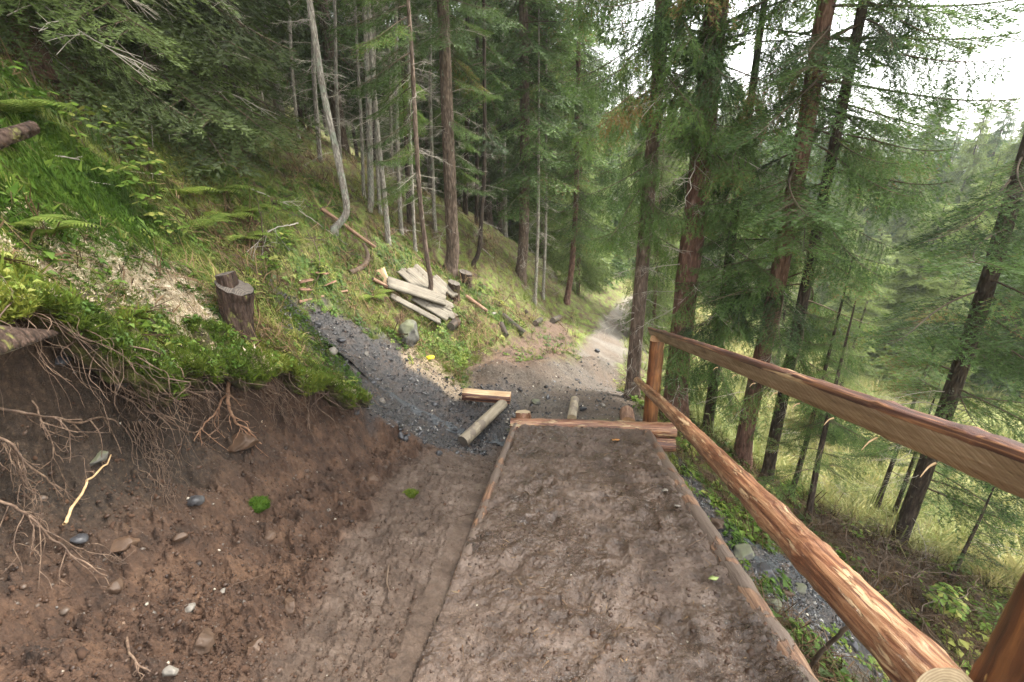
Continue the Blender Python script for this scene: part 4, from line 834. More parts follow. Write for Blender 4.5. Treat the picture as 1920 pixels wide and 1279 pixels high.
def blade_tmpl(nb, l, w, spread, seed):
    r = np.random.default_rng(seed); V, F = [], []
    for q in range(nb):
        a = r.random() * 6.283; d = np.array([math.cos(a), math.sin(a), 0]); p = np.array([-d[1], d[0], 0]); b = d * .25 * l * r.random(); ll = l * (.5 + .7 * r.random()); sp = spread * (.3 + r.random())
        m_ = b + d * sp * ll * .35 + [0, 0, ll * .6]; e = b + d * sp * ll + [0, 0, ll * (.85 - .35 * sp)]
        n = len(V); V += [b - p * w, b + p * w, m_ + p * w * .8, m_ - p * w * .8, e]; F += [[n, n+1, n+2], [n, n+2, n+3], [n+3, n+2, n+4]]
    return np.array(V, float), np.array(F)
def tuft_tmpl(nb, l, w, spread, seed):
    r = np.random.default_rng(seed); V, F = [], []
    for q in range(nb):
        a = r.random() * 6.283; d = np.array([math.cos(a), math.sin(a), 0]); p = np.array([-d[1], d[0], 0]); b = d * l * .7 * r.random(); ll = l * (.4 + .8 * r.random()); n = len(V)
        V += [b - p * w, b + p * w, b + d * spread * ll * r.random() + [0, 0, ll * (.35 + .65 * r.random())]]; F += [[n, n + 1, n + 2]]
    return np.array(V, float), np.array(F)
STRAW = [tuft_tmpl(9, .013, .0028, 1.2, 575 + q) for q in range(4)]
HERB = [leaf_tmpl(6, .05, .035, .05, 500 + q) for q in range(4)] + [leaf_tmpl(9, .035, .022, .03, 510 + q) for q in range(3)]
GRASS = [blade_tmpl(9, .16, .0022, .9, 520 + q) for q in range(5)]
MOSS = [tuft_tmpl(10, .020, .0022, .9, 530 + q) for q in range(5)]
BIGL = [leaf_tmpl(7, .11, .07, .16, 540 + q) for q in range(5)]
LITT = [blade_tmpl(5, .10, .0016, 2.4, 550 + q) for q in range(4)]
def edge_d(x, y): return sd_line(x, y, EDGE)
def cover(n, r0, r1, wfn, tm, size, tint, mat, name, label, cat, a0=-57, a1=56, tilt=.15, lip=False, grow=.06):
    x, y = sample(n, r0, r1, a0, a1); z, Zs, ct, f = ground_z(x, y, True)
    if lip:
        e = edge_d(x, y); li = (e > -.04) & (e < .55) & (y < 4.9) & (y > -.5) & (x < -1.2); b, cd, H = base_z(x, y); z = np.where(li, np.maximum(z, H + .05 * fbm(x * 5, y * 5, 2, 3) - np.clip(-e, 0, 1) * .45), z); f = np.where(li, 1.0 * (RG.random(n) < .9), f)
    w = wfn(x, y, Zs, f); k = RG.random(n) < w; x, y, z = x[k], y[k], z[k]; r = np.hypot(x, y)
    S_ = size * np.exp(RG.normal(0, .28, len(x))) * (1 + grow * np.clip(r - 4, 0, None)); g, _ = gnormal(x, y, .25); g = np.clip(g, -1.0, 1.0)
    if lip: g = g * np.where(li[k], .25, 1.0)[:, None]
    t = tint(x, y, len(x)); return scatter_mesh(name, tm, np.c_[x, y, z - .004], S_, np.clip(t, 0, 1), M[mat], tilt=tilt, label=label, cat=cat, nrm=g)
pat = lambda x, y, s, q: fbm(x * s, y * s, 3, q)
hillw = lambda x, y, f: f * smooth(10, -2.0, x - .15 * y)
cover(120000, 1.4, 10, lambda x, y, Z, f: np.clip(f * (1 - .25 * Z['dust']) * (.35 + 1.3 * pat(x, y, 1.4, 1)) * (x < 1.3) + .8 * Z['dust'] * (pat(x, y, 4, 12) > .1), 0, 1) * (1 - Z['moss']) * (1 - .88 * Z['dust']), HERB, .50, lambda x, y, n: .45 + .9 * pat(x, y, .8, 5) + RG.normal(0, .2, n), 'leaf', 'undergrowth', 'small green herbs and sprouts covering the forest bank', 'undergrowth', -57, 20, .3, True)
cover(230000, 1.4, 8, lambda x, y, Z, f: np.clip(f * (.75 + pat(x, y, 2, 2)) * (x < -.5) * (1 - .85 * Z['dust']), 0, 1) * (1 - Z['moss']), MOSS, 1.0, lambda x, y, n: .5 + .8 * pat(x, y, 1.1, 6) + RG.normal(0, .2, n), 'mossy', 'moss', 'olive moss fuzz over the turf and its overhanging lip', 'moss', -57, 5, .5, True)
cover(130000, 2.2, 6, lambda x, y, Z, f: Z['moss'], MOSS, 1.7, lambda x, y, n: .5 + .7 * pat(x, y, 3, 6) + RG.normal(0, .2, n), 'brightmoss', 'moss', 'vivid green cushion of moss on the slope at the left', 'moss', -57, -25, .5)
cover(240000, 1.6, 5.5, lambda x, y, Z, f: Z['dust'] * np.clip(1.0 + 1.0 * pat(x, y, 4, 12), 0, 1), STRAW, 1.0, lambda x, y, n: .6 + RG.normal(0, .25, n), 'straw', 'dry_moss', 'pale dry moss and straw on top of the turf', 'moss', -57, -15, .5, True)
cover(26000, 3, 14, lambda x, y, Z, f: np.clip(f * (.25 + 1.5 * pat(x, y, .9, 8)), 0, 1) * (x < 2) * (1 - Z['moss']) * (1 - Z['dust']), GRASS, .6, lambda x, y, n: .42 + .8 * pat(x, y, .7, 9) + RG.normal(0, .2, n), 'grass', 'grass', 'short forest grass on the bank', 'grass', -50, 16, .3)
cover(24000, 2.5, 15, lambda x, y, Z, f: np.clip(f * (.35 - 1.2 * pat(x, y, .9, 8)), 0, 1) * (x < 1.5) * (1 - Z['moss']) * (1 - .6 * Z['dust']), LITT, 1.1, lambda x, y, n: RG.random(n), 'litter', 'litter', 'brown needles and fine dead twigs on the forest floor', 'litter', -57, 14, .5)
cover(16000, 1.6, 9, lambda x, y, Z, f: np.clip((f + .45 * Z['wetr'] * (pat(x, y, 3, 4) > .05)) * (.45 + 1.2 * pat(x, y, 1.6, 3)), 0, 1) * (x > 1.2) * (1 - .8 * Z['bare']), HERB, 1.0, lambda x, y, n: .55 + .9 * pat(x, y, .8, 5) + RG.normal(0, .2, n), 'leaf', 'undergrowth', 'herbs growing along the stream right of the footbridge', 'undergrowth', 5, 57, .3)
cover(12000, 1.8, 9, lambda x, y, Z, f: np.clip(f * .5 + .8 * Z['bare'], 0, 1) * (x > 1.2), LITT, 1.3, lambda x, y, n: .5 * RG.random(n), 'litter', 'litter', 'dead twigs and needles on the steep ground below the railing', 'litter', 5, 57, .5)
cover(30000, 7, 60, lambda x, y, Z, f: smooth(.5, 4, x - .2 * y) * np.clip(.6 + .9 * pat(x, y, .3, 8), 0, 1), GRASS, 2.0, lambda x, y, n: .6 + .8 * pat(x, y, .15, 9) + RG.normal(0, .18, n), 'meadowgrass', 'grass', 'yellow green meadow grass in the valley among the spruces', 'grass', 3, 57, .3, False, .035)
n_ = 1500; a_ = RG.uniform(1.05, 5.5, n_); s_ = RG.uniform(-.5, .92, n_); hD = deck_h(a_, s_); PD = (-1.5 * NN)[None] + a_[:, None] * VD + s_[:, None] * HP + (hD + .001)[:, None] * NN
TW = [tuft_tmpl(1, .05, .0016, 1.6, 590 + q) for q in range(3)] + [tuft_tmpl(2, .03, .0022, 2.0, 594 + q) for q in range(3)]
for t_ in TW: t_[0][:, 2] *= .12
scatter_mesh('litter', TW, PD, .5 + .9 * RG.random(n_) ** 2, RG.random(n_) ** 1.6, M['litter'], tilt=.1, label='fine twigs, needles and bark crumbs trodden into the deck mud', cat='litter', nrm=np.repeat([[NN[0] / NN[2], NN[1] / NN[2]]], n_, 0))
# turf sheet sagging over the bank edge
E_ = resample([(a, b, 0) for a, b in EDGE[1:14]], 420)[:, :2]; E_ = E_[(E_[:, 1] > -.8) & (E_[:, 1] < 4.5)]
T_ = np.gradient(E_, axis=0); T_ = np.array([np.convolve(np.pad(T_[:, q], 12, 'edge'), np.ones(25) / 25, 'valid') for q in (0, 1)]).T; T_ /= np.linalg.norm(T_, axis=1)[:, None]; Nn = np.c_[-T_[:, 1], T_[:, 0]]
prof = np.array([(.26, -.04), (.22, -.01), (.16, .015), (.1, .03), (.02, .03), (-.05, .02), (-.11, .0), (-.16, -.03), (-.19, -.07), (-.19, -.11), (-.15, -.14), (-.08, -.15), (.03, -.14)]); prof = resample(np.c_[prof, prof[:, 0] * 0], 30)[:, :2]
kE, kP = len(E_), len(prof); wv = .08 * fbm(E_[:, 0] * 2.5, E_[:, 1] * 2.5, 4, 881) + .09 * fbm(E_[:, 0] * 9, E_[:, 1] * 9, 3, 886); LV = np.zeros((kE, kP, 3))
for j in range(kP):
    o_ = prof[j, 0] + wv * (prof[j, 0] < .15); X_, Y_ = E_[:, 0] + Nn[:, 0] * o_, E_[:, 1] + Nn[:, 1] * o_; ref = base_z(E_[:, 0] + Nn[:, 0] * max(prof[j, 0], -.0), E_[:, 1] + Nn[:, 1] * max(prof[j, 0], 0))[2]
    LV[:, j] = np.c_[X_, Y_, ref + prof[j, 1] * (1 + 1.6 * fbm(E_[:, 0] * 5, E_[:, 1] * 5 + 7, 4, 882)) + .06 * fbm(X_ * 9, Y_ * 9 + j * .4, 4, 883) * (.4 + .6 * (prof[j, 0] < .1)) + .016 * np.abs(noise(X_ * 40, Y_ * 40 + j * 2.0, 884))]
q = (np.arange(kE - 1)[:, None] * kP + np.arange(kP - 1)[None, :]).ravel(); Qd = np.stack([q, q + kP, q + kP + 1, q + 1], -1)
def turf_mat():
    m, nt, b = new_mat('turf_edge'); g = N(nt, 'NewGeometry'); P = g.outputs['Position']; n1 = noise_n(nt, P, 9, 6, .7); n2 = noise_n(nt, P, 50, 5, .7)
    c = ramp(nt, n1, [(.32, (.03, .022, .013)), (.46, (.07, .052, .026)), (.55, (.09, .095, .02)), (.7, (.15, .17, .035))]); c = mixc(nt, .8, c, ramp(nt, n2, [(.3, (.4, .38, .35)), (.68, (1.4, 1.35, 1.3))]), 'MULTIPLY')
    L(nt, c, b.inputs['Base Color']); b.inputs['Roughness'].default_value = .95; bump(nt, b, n2, 1, .03); return m
M['turf'] = turf_mat()
tag(mesh_obj('turf_lip', LV.reshape(-1, 3), Qd, M['turf'], None, None, None, True), 'mossy turf sagging over the edge of the cut bank', 'turf', kind='stuff')
for nm, n_, jm, tm, sz_, mt, tn, lb in (('moss', 46000, 23, MOSS, 1.1, 'mossy', .5, 'moss tufts on the sagging turf edge'), ('undergrowth', 8000, 21, HERB, .34, 'leaf', .6, 'tiny green sprouts on the sagging turf edge'), ('dry_moss', 16000, 20, STRAW, 1.0, 'straw', .5, 'pale straw on the sagging turf edge')):
    ii, jj = RG.integers(0, kE, n_), ((jm * np.sqrt(RG.random(n_))) if nm == 'dry_moss' else 6 + (jm - 6) * RG.random(n_)).astype(int); PP = LV[ii, jj]; kk = fbm(PP[:, 0] * 4, PP[:, 1] * 4, 3, 890 + len(nm)) + RG.normal(0, .15, n_) > (-.25 if nm == 'moss' else .02); PP = PP[kk] + [0, 0, -.003]
    scatter_mesh(nm, tm, PP, sz_ * np.exp(RG.normal(0, .3, len(PP))), np.clip(tn + .8 * fbm(PP[:, 0] * 1.5, PP[:, 1] * 1.5, 2, 5) + RG.normal(0, .2, len(PP)), 0, 1), M[mt], tilt=.5, label=lb, cat=nm.replace('_', ' '))

# single plants
def fern(px, L_, label, nfr=8, seed=1, mat='fernleaf'):
    p = hit(*px); mb = MB(); r = np.random.default_rng(seed)
    for q in range(nfr):
        a = q * 6.283 / nfr + r.normal(0, .3); d = np.array([math.cos(a), math.sin(a), 0]); s = np.array([-d[1], d[0], 0]); l = L_ * (.75 + .4 * r.random()); k = 22
        t = np.linspace(0, 1, k); C = d[None] * (l * (t * .55 + .35 * t ** 2))[:, None] + np.array([0, 0, 1.0])[None] * (l * (.85 * t - .75 * t ** 2))[:, None]
        tube(mb, C, np.linspace(.0035, .001, k), 4, 0, None, a=.3)
        for i in range(3, k - 1):
            w = l * .26 * math.sin(math.pi * (t[i] * .82 + .14)) ; ax = (C[i+1] - C[i]); ax /= np.linalg.norm(ax)
            for sg in (1, -1):
                for j in range(5):
                    f0 = j / 5; o_ = C[i] + (s * sg * .92 + ax * .38) * w * f0 + [0, 0, -.15 * w * f0]; pw = w * .16 * (1 - f0 * .7); b = o_ + (s * sg * .92 + ax * .38) * w * .26 + [0, 0, -.05 * w]
                    V = [o_, o_ + ax * pw + s * sg * w * .1, b, o_ - ax * pw + s * sg * w * .1]; mb.add(V, T=[[0, 1, 2], [0, 2, 3]], a=np.clip(.5 + r.normal(0, .2), 0, 1))
    return tag(mb.build('fern', M[mat], None, False, Vector(list(p))), label, 'fern', 'ferns on the bank above the turf')
for q_, (px, l, lb) in enumerate([((372,330),.55,'upper pale green fern under the hanging spruce branches'), ((402,372),.6,'fern just below the upper pale green one'), ((430,415),.6,'big fern left of the dark leaning stem'),
    ((455,455),.5,'fern immediately left of the thin dark sapling'), ((345,372),.5,'fern at the left side of the fern patch'), ((385,430),.45,'lowest fern of the patch above the turf'), ((478,400),.45,'fern behind the thin dark sapling'),
    ((40,432),.28,'fern growing on the bright moss near the left edge'), ((95,445),.26,'small fern at the lower edge of the bright moss'), ((30,225),.5,'dark fern at the left edge above the broken log'), ((700,560),.4,'fern beside the boulder and plank pile'), ((958,668),.0,'')]):
    if l: fern(px, l, lb, 8, 700 + q_)
def herb_plant(px, size, n, label, seed, mat='leaf', name='leafy_plant', cat='plant', group=None, tint=.7, spread=.5):
    p = hit(*px); mb = MB(); r = np.random.default_rng(seed)
    for q in range(n):
        a = r.random() * 6.283; d = np.array([math.cos(a), math.sin(a), 0]); R = size * spread * math.sqrt(r.random()); h = size * (.35 + .65 * r.random()); top = d * R + [0, 0, h]
        tube(mb, resample([d * R * .3, top * .6 + [0, 0, .1 * h], top], 4), [.003, .002, .0015, .001], 4, 0, None, a=.2)
        for j in range(3):
            b = a + (j - 1) * 1.2 + r.normal(0, .2); e = np.array([math.cos(b), math.sin(b), -.25 - .3 * r.random()]); s = np.array([-e[1], e[0], 0]); l = size * (.15 + .10 * r.random()); w = l * .36
            pts = [top, top + e * l * .3 + s * w * .8, top + e * l * .5 + s * w * .65, top + e * l * .62 + s * w * .9, top + e * l, top + e * l * .62 - s * w * .9, top + e * l * .5 - s * w * .65, top + e * l * .3 - s * w * .8]
            mb.add(pts, T=[[0, q2, q2 + 1] for q2 in range(1, 7)], a=np.clip(tint + r.normal(0, .2), 0, 1))
    return tag(mb.build(name, M[mat], None, False, Vector(list(p))), label, cat, group)
GP = 'leafy plants on the mossy slope'
for q_, (px, s, n, lb) in enumerate([((218,300),.40,12,'broad-leaved plant in front of the white flowers'), ((255,330),.42,14,'leafy plant right of the bright moss, upper one'), ((290,372),.42,14,'leafy plant right of the bright moss, lower one'),
    ((175,270),.38,10,'leafy plant above the two grey dead branches'), ((232,380),.36,12,'yellow green leafy plant at the right rim of the bright moss'), ((130,300),.3,9,'leafy plant between the two grey dead branches'), ((300,425),.34,12,'leafy plant at the lower right tip of the bright moss'),
    ((330,455),.3,10,'leafy plant on the slope above the pale straw'), ((500,520),.3,12,'lush plant behind the stump'), ((540,470),.35,12,'leafy plant uphill of the reddish bark scraps'), ((470,560),.26,10,'sprig growing against the right side of the stump'),
    ((20,215),.4,9,'dark leafy plant at the left edge above the broken log'), ((80,250),.35,9,'leafy plant behind the broken log'), ((600,520),.3,10,'leafy plant under the curved sapling bases'), ((655,735),.2,14,'bright green leafy plant at the tip of the turf lip'),
    ((1765,1150),.36,30,'lush green plant on the slope beside the near railing post'), ((1600,1010),.3,9,'yellowish shrubby plant behind the lower rail'), ((1285,845),.3,10,'green plant behind the support beam')]):
    herb_plant(px, s * .85, int(n * 1.7), lb, 740 + q_, group=GP if q_ < 14 else None, tint=.75 if q_ not in (11, 12) else .35)
def flowers(px, label, seed):
    p = hit(*px); t = thing('wild_flower', p, label, 'flower'); mb = MB(); m2 = MB(); r = np.random.default_rng(seed)
    for q in range(7):
        top = np.array([r.normal(0, .09), r.normal(0, .09), .32 + .15 * r.random()]); tube(mb, resample([[0, 0, 0], top * [.5, .5, .6], top], 6), .002, 4, a=.5)
        for j in range(6):
            c = top + r.normal(0, .018, 3)
            for w in range(5):
                a = w * 1.257; d = np.array([math.cos(a), math.sin(a), .2]) * .012; s = np.array([-d[1], d[0], 0]) * .5; m2.add([c, c + d * .7 + s, c + d, c + d * .7 - s], T=[[0, 1, 2], [0, 2, 3]])
    mb.build('stem', M['leaf'], t); m2.build('blossom', M['petal'], t)
flowers((212,262), 'sprays of small white flowers above the mossy slope, in front of the hanging branches', 800)
# moss clumps and scraps on the soil
def clump(px, r_, label, seed, mat):
    p = hit(*px); mb = MB(); r = np.random.default_rng(seed); V = rock_verts(ICO3[0], seed, (1.2, 1, .55), .3, 0) * r_; mb.add(V, T=ICO3[1], a=.3)
    Vt, Ft = MOSS[0]
    for q in range(420):
        v = V[r.integers(0, len(V))]
        if v[2] > -.2 * r_: mb.add(rotz(Vt, r.random() * 6) * (.6 + .6 * r.random()) + v, T=Ft, a=np.clip(.6 + r.normal(0, .2), 0, 1))
    return tag(mb.build('moss_clump', M[mat], None, True, Vector(list(p + [0, 0, r_ * .15]))), label, 'moss')
clump((484, 950), .062, 'vivid green clump of moss lying on the brown soil', 810, 'brightmoss'); clump((770, 930), .045, 'small olive clod of moss on the rutted mud', 811, 'mossy')
clump((5, 560), .14, 'golden moss cushion hanging at the left edge above the cut log', 812, 'mossy')
def flake(P, r_, n, mat, label, name, cat, seed, up=NN):
    V = [P]; r = np.random.default_rng(seed); a = np.array([1, .2, 0]); a = a - up * np.dot(a, up); a /= np.linalg.norm(a); b = np.cross(up, a)
    ring = [P + (a * math.cos(t) * 1.5 + b * math.sin(t)) * r_ * (.8 + .4 * r.random()) + up * .004 * r.normal() for t in np.linspace(0, 6.283, n, endpoint=False)]
    mb = MB(); top = np.array([P + up * .006] + ring) - P; bot = top - up * .004; k = n
    mb.add(np.vstack([top, bot]), T=[[0, 1 + q, 1 + (q + 1) % k] for q in range(k)] + [[k + 1, k + 2 + (q + 1) % k, k + 2 + q] for q in range(k)], Q=[[1 + q, k + 2 + q, k + 2 + (q + 1) % k, 1 + (q + 1) % k] for q in range(k)])
    return tag(mb.build(name, mat, None, False, Vector(list(P))), label, cat)
M['orange'] = simple('orange_leaf', (.38, .17, .05)); M['yellow'] = simple('yellow_leaf', (.75, .6, .03), .6, .1); M['leafgreen'] = simple('fallen_green_leaf', (.3, .36, .12), .6)
for (u, v), r_, mt, lb, nm in [((1155,829),.03,'orange','orange-brown leaf trodden flat into the mud near the end of the deck','fallen_leaf'), ((1338,1093),.018,'leafgreen','small light green leaf on the mud near the right edge log','fallen_leaf'), ((1247,925),.018,'palerock','white chip on the mud near the right edge log','wood_chip'), ((1270,955),.016,'palerock','second white chip, beside the right edge log','wood_chip')]:
    R = ray(u, v); P = R * (-1.5 / np.dot(R, NN)) + NN * .028; flake(P, r_, 9, M[mt], lb, nm, 'leaf' if 'leaf' in nm else 'wood chip', int(u))
flake(hit(806, 672, .05) + [0, 0, .02], .045, 8, M['yellow'], 'bright yellow leaf above the pale wood chips beside the boulder', 'fallen_leaf', 'leaf', 5, np.array([0, -.5, .86]))
r = np.random.default_rng(9)
LBK = ['upright at the left', 'leaning at the top', 'lowest in the middle', 'longest', 'farthest right', 'upper left', 'top right', 'bottom', 'broad']
for q in range(9):
    u, v = 560 + (q % 3) * 26 + r.normal(0, 5), 515 + (q // 3) * 16 + r.normal(0, 4); p = hit(u, v); a = p + [0, 0, .05]; an = r.random() * 3.1; b = a + np.array([math.cos(an) * .25, math.sin(an) * .12, .06 * r.normal()]) * (.6 + .6 * r.random())
    tag(board_mesh('bark_scrap', a, b, .05, .012, [M['redlog'], M['redlog']], None, None, [r.normal(0, .4), -.5, 1], 820 + q, .06), 'reddish strip of bark in the heap under the dark curved stem, ' + LBK[q], 'bark', 'reddish bark scraps above the gully')
# stream glinting through the stones right of the footbridge
def water_mat():
    m, nt, b = new_mat('running_water'); g = N(nt, 'NewGeometry'); b.inputs['Base Color'].default_value = (.05, .055, .06, 1); b.inputs['Roughness'].default_value = .08; b.inputs['IOR'].default_value = 1.33; b.inputs['Specular IOR Level'].default_value = .9
    bump(nt, b, noise_n(nt, g.outputs['Position'], 22, 4, .6), 1.0, .02); return m
M['water'] = water_mat()
def stream(px, w, name, lift):
    C = resample([hit(u, v) for u, v in px], 90); T_ = np.gradient(C[:, :2], axis=0); T_ /= np.linalg.norm(T_, axis=1)[:, None]; Np = np.c_[-T_[:, 1], T_[:, 0]]; k, n = len(C), 9; V = []
    for i in range(k):
        ww = w * (.7 + .5 * abs(math.sin(i * .37)) ); 
        for j in range(n):
            s_ = (j / (n - 1) - .5) * ww; V.append([C[i, 0] + Np[i, 0] * s_, C[i, 1] + Np[i, 1] * s_, 0])
    V = np.array(V); z = ground_z(V[:, 0], V[:, 1]).reshape(k, n); zc = z.mean(1); zc = np.convolve(np.pad(zc, 4, 'edge'), np.ones(9) / 9, 'valid'); V[:, 2] = np.repeat(zc, n) + lift
    Qs = np.array([[i * n + j, i * n + j + 1, (i + 1) * n + j + 1, (i + 1) * n + j] for i in range(k - 1) for j in range(n - 1)])
    return tag(mesh_obj(name, V, Qs, M['water'], None, None, None, True), kind='structure')
stream([(1400,1025),(1470,1060),(1560,1120),(1640,1190),(1740,1290)], .30, 'stream', .004)
stream([(600,635),(680,700),(760,760),(860,808),(950,830)], .17, 'stream', .002)

# ------------------------------------------------------------------ spruces
def branch(L_, seed, nl, nw, sp, tsp, hang=.35, sag=.25, start=.12, sub=True, wide=.40, stem=.012):
    """one live spruce branch along +X: V, T, material (0 needles, 1 wood), tint"""
    r = np.random.default_rng(seed); k = 14; t = np.linspace(0, 1, k)
    C = np.c_[L_ * t, L_ * .05 * np.sin(t * 4 + seed), L_ * (-sag * t ** 1.4 + .55 * sag * t ** 4)]
    mb = MB(); tube(mb, C, np.linspace(stem, .003, k), 4, 1, None, a=.5)
    ci = lambda s: np.array([np.interp(s, t, C[:, q]) for q in range(3)])
    P0, P1, tt = [], [], []
    for s in np.arange(start, 1, tsp / L_):
        p = ci(s); d0 = ci(min(s + .05, 1)) - ci(s - .02); d0 /= np.linalg.norm(d0)
        for sg in (1, -1):
            if r.random() < .08: continue
            l = L_ * wide * (math.sin(math.pi * (s * .80 + .17)) ** .8) * (.6 + .6 * r.random()); l = max(l, .06); an = sg * math.radians(r.normal(54, 9)); d = np.array([d0[0] * math.cos(an) - d0[1] * math.sin(an), d0[0] * math.sin(an) + d0[1] * math.cos(an), d0[2] * .6 - hang * (.4 + .9 * r.random())]); d /= np.linalg.norm(d)
            m = p + d * l * .5 + [0, 0, .02 * l]; e = p + d * l + [0, 0, -hang * .25 * l]
            for a, b, f in ((p, m, .5), (m, e, 1.0)): P0.append(a); P1.append(b); tt.append(f)
            w = .0028; mb.add([p, p + [0, 0, w * 2], e, p + [w, w, 0]], T=[[0, 1, 2], [0, 2, 3]], m=1)
            if sub:
                st = tsp * .95
                for q, u in enumerate(np.arange(.25, .95, st / max(l, .08))):
                    pb = p + (e - p) * u; sl = (1 - u) * l * .42 + .03; a2 = (1 if q % 2 else -1) * math.radians(r.normal(48, 10)); dd = np.array([d[0] * math.cos(a2) - d[1] * math.sin(a2), d[0] * math.sin(a2) + d[1] * math.cos(a2), d[2] - hang * .5 * r.random()]); dd /= np.linalg.norm(dd)
                    P0.append(pb); P1.append(pb + dd * sl); tt.append(.8 + .4 * r.random())
    for i in range(5, k - 1): P0.append(C[i]); P1.append(C[i+1]); tt.append(.9)
    P0, P1, tt = np.array(P0), np.array(P1), np.array(tt); D = P1 - P0; ln = np.linalg.norm(D, axis=1); D /= ln[:, None] + 1e-9
    cnt = np.maximum(2, np.ceil(ln / sp)).astype(int) ; idx = np.repeat(np.arange(len(P0)), cnt); pos = np.concatenate([(np.arange(c) + r.random(c)) / c for c in cnt])
    base = P0[idx] + D[idx] * (ln[idx] * pos)[:, None]; d = D[idx]; hz = np.cross(d, [0, 0, 1.0]); hz /= np.linalg.norm(hz, axis=1)[:, None] + 1e-9; vz = np.cross(hz, d)
    th_ = r.normal(0, .75, len(idx)) + np.where(r.random(len(idx)) < .5, 0, math.pi); pr = hz * np.cos(th_)[:, None] + vz * np.abs(np.sin(th_))[:, None]
    nn = nl * (.7 + .6 * r.random(len(idx))); tip = base + (d * .72 + pr * .7) * nn[:, None]; w2 = nw * (.7 + .6 * r.random(len(idx)))
    V = np.stack([base - d * w2[:, None] / 2, base + d * w2[:, None] / 2, tip], 1).reshape(-1, 3)
    tn = np.clip(.25 + .3 * tt[idx] + r.normal(0, .12, len(idx)), 0, .97); tn = np.where(r.random(len(idx)) < .012, 1.0, tn)
    mb.add(V, T=np.arange(len(V)).reshape(-1, 3), m=0, a=np.repeat(tn, 3)); V, T, Qd, mi, A_ = mb.merged()
    Tq = np.concatenate([Qd[:, [0, 1, 2]], Qd[:, [0, 2, 3]]]); nT_ = len(T)
    return V, np.concatenate([T, Tq]), np.r_[mi[:nT_], mi[nT_:], mi[nT_:]], A_
def dead_branch(L_, seed, dense=1.0, r0=.008):
    r = np.random.default_rng(seed); k = 9; t = np.linspace(0, 1, k); mb = MB(); C = np.c_[L_ * t, L_ * .08 * np.cumsum(r.normal(0, .35, k)), L_ * (-.22 * t ** 1.3 + .04 * np.cumsum(r.normal(0, .4, k)))]
    tube(mb, C, np.linspace(r0, .0018, k), 4)
    for q in range(int(9 * dense * L_) + 2):
        s = .2 + .78 * r.random(); p = np.array([np.interp(s, t, C[:, a]) for a in range(3)]); an = (1 if r.random() < .5 else -1) * math.radians(r.normal(55, 15)); l = L_ * .32 * (1.1 - s) + .05; d = np.array([math.cos(an), math.sin(an), r.normal(-.25, .3)])
        e = p + d * l; m = (p + e) / 2 + r.normal(0, .03 * l, 3) + [0, 0, .03 * l]; tube(mb, np.array([p, m, e]), [.003, .002, .001], 3)
        for w in range(2):
            j = p + (e - p) * (.3 + .5 * r.random()); e2 = j + (d + r.normal(0, .7, 3)) * l * .35; tube(mb, np.array([j, e2]), [.0018, .0009], 3)
    V, T, Qd, mi, A_ = mb.merged(); return V, np.concatenate([T, Qd[:, [0, 1, 2]], Qd[:, [0, 2, 3]]]), A_
LIB = {
 'fine': [branch(1.6, 900 + q, .040, .015, .013, .075, .30, .20, stem=.014) for q in range(5)],
 'comb': [branch(1.5, 910 + q, .040, .015, .013, .070, 1.15, .26, wide=.36, stem=.013) for q in range(5)],
 'mid': [branch(1.3, 920 + q, .065, .025, .026, .11, .45, .25) for q in range(5)],
 'midcomb': [branch(1.3, 930 + q, .065, .025, .026, .11, 1.0, .3) for q in range(5)],
 'far': [branch(1.8, 940 + q, .19, .085, .042, .15, .85, .3, sub=False, wide=.44, stem=.02) for q in range(5)],
 'low': [branch(1.6, 950 + q, .24, .10, .16, .26, .5, .2, sub=False) for q in range(3)],
 'small': [branch(.5, 960 + q, .035, .010, .015, .06, .25, .05, sub=True, stem=.005) for q in range(4)]}
LEN = {'fine': 1.6, 'comb': 1.5, 'mid': 1.3, 'midcomb': 1.3, 'far': 1.8, 'low': 1.6, 'small': .5}
print('LIB tris', {k: len(v[0][1]) for k, v in LIB.items()})
DEAD = [dead_branch(1.0, 970 + q) for q in range(8)]
class Acc:
    def __init__(s): s.V = []; s.T = []; s.m = []; s.A = []; s.n = 0
    def add(s, V, T, m, A_): s.V.append(V); s.T.append(T + s.n); s.m.append(m); s.A.append(A_); s.n += len(V)
    def build(s, name, mats, parent):
        if not s.V: return None
        return mesh_obj(name, np.concatenate(s.V), np.concatenate(s.T), mats, np.concatenate(s.m), {'tint': np.concatenate(s.A)}, parent)
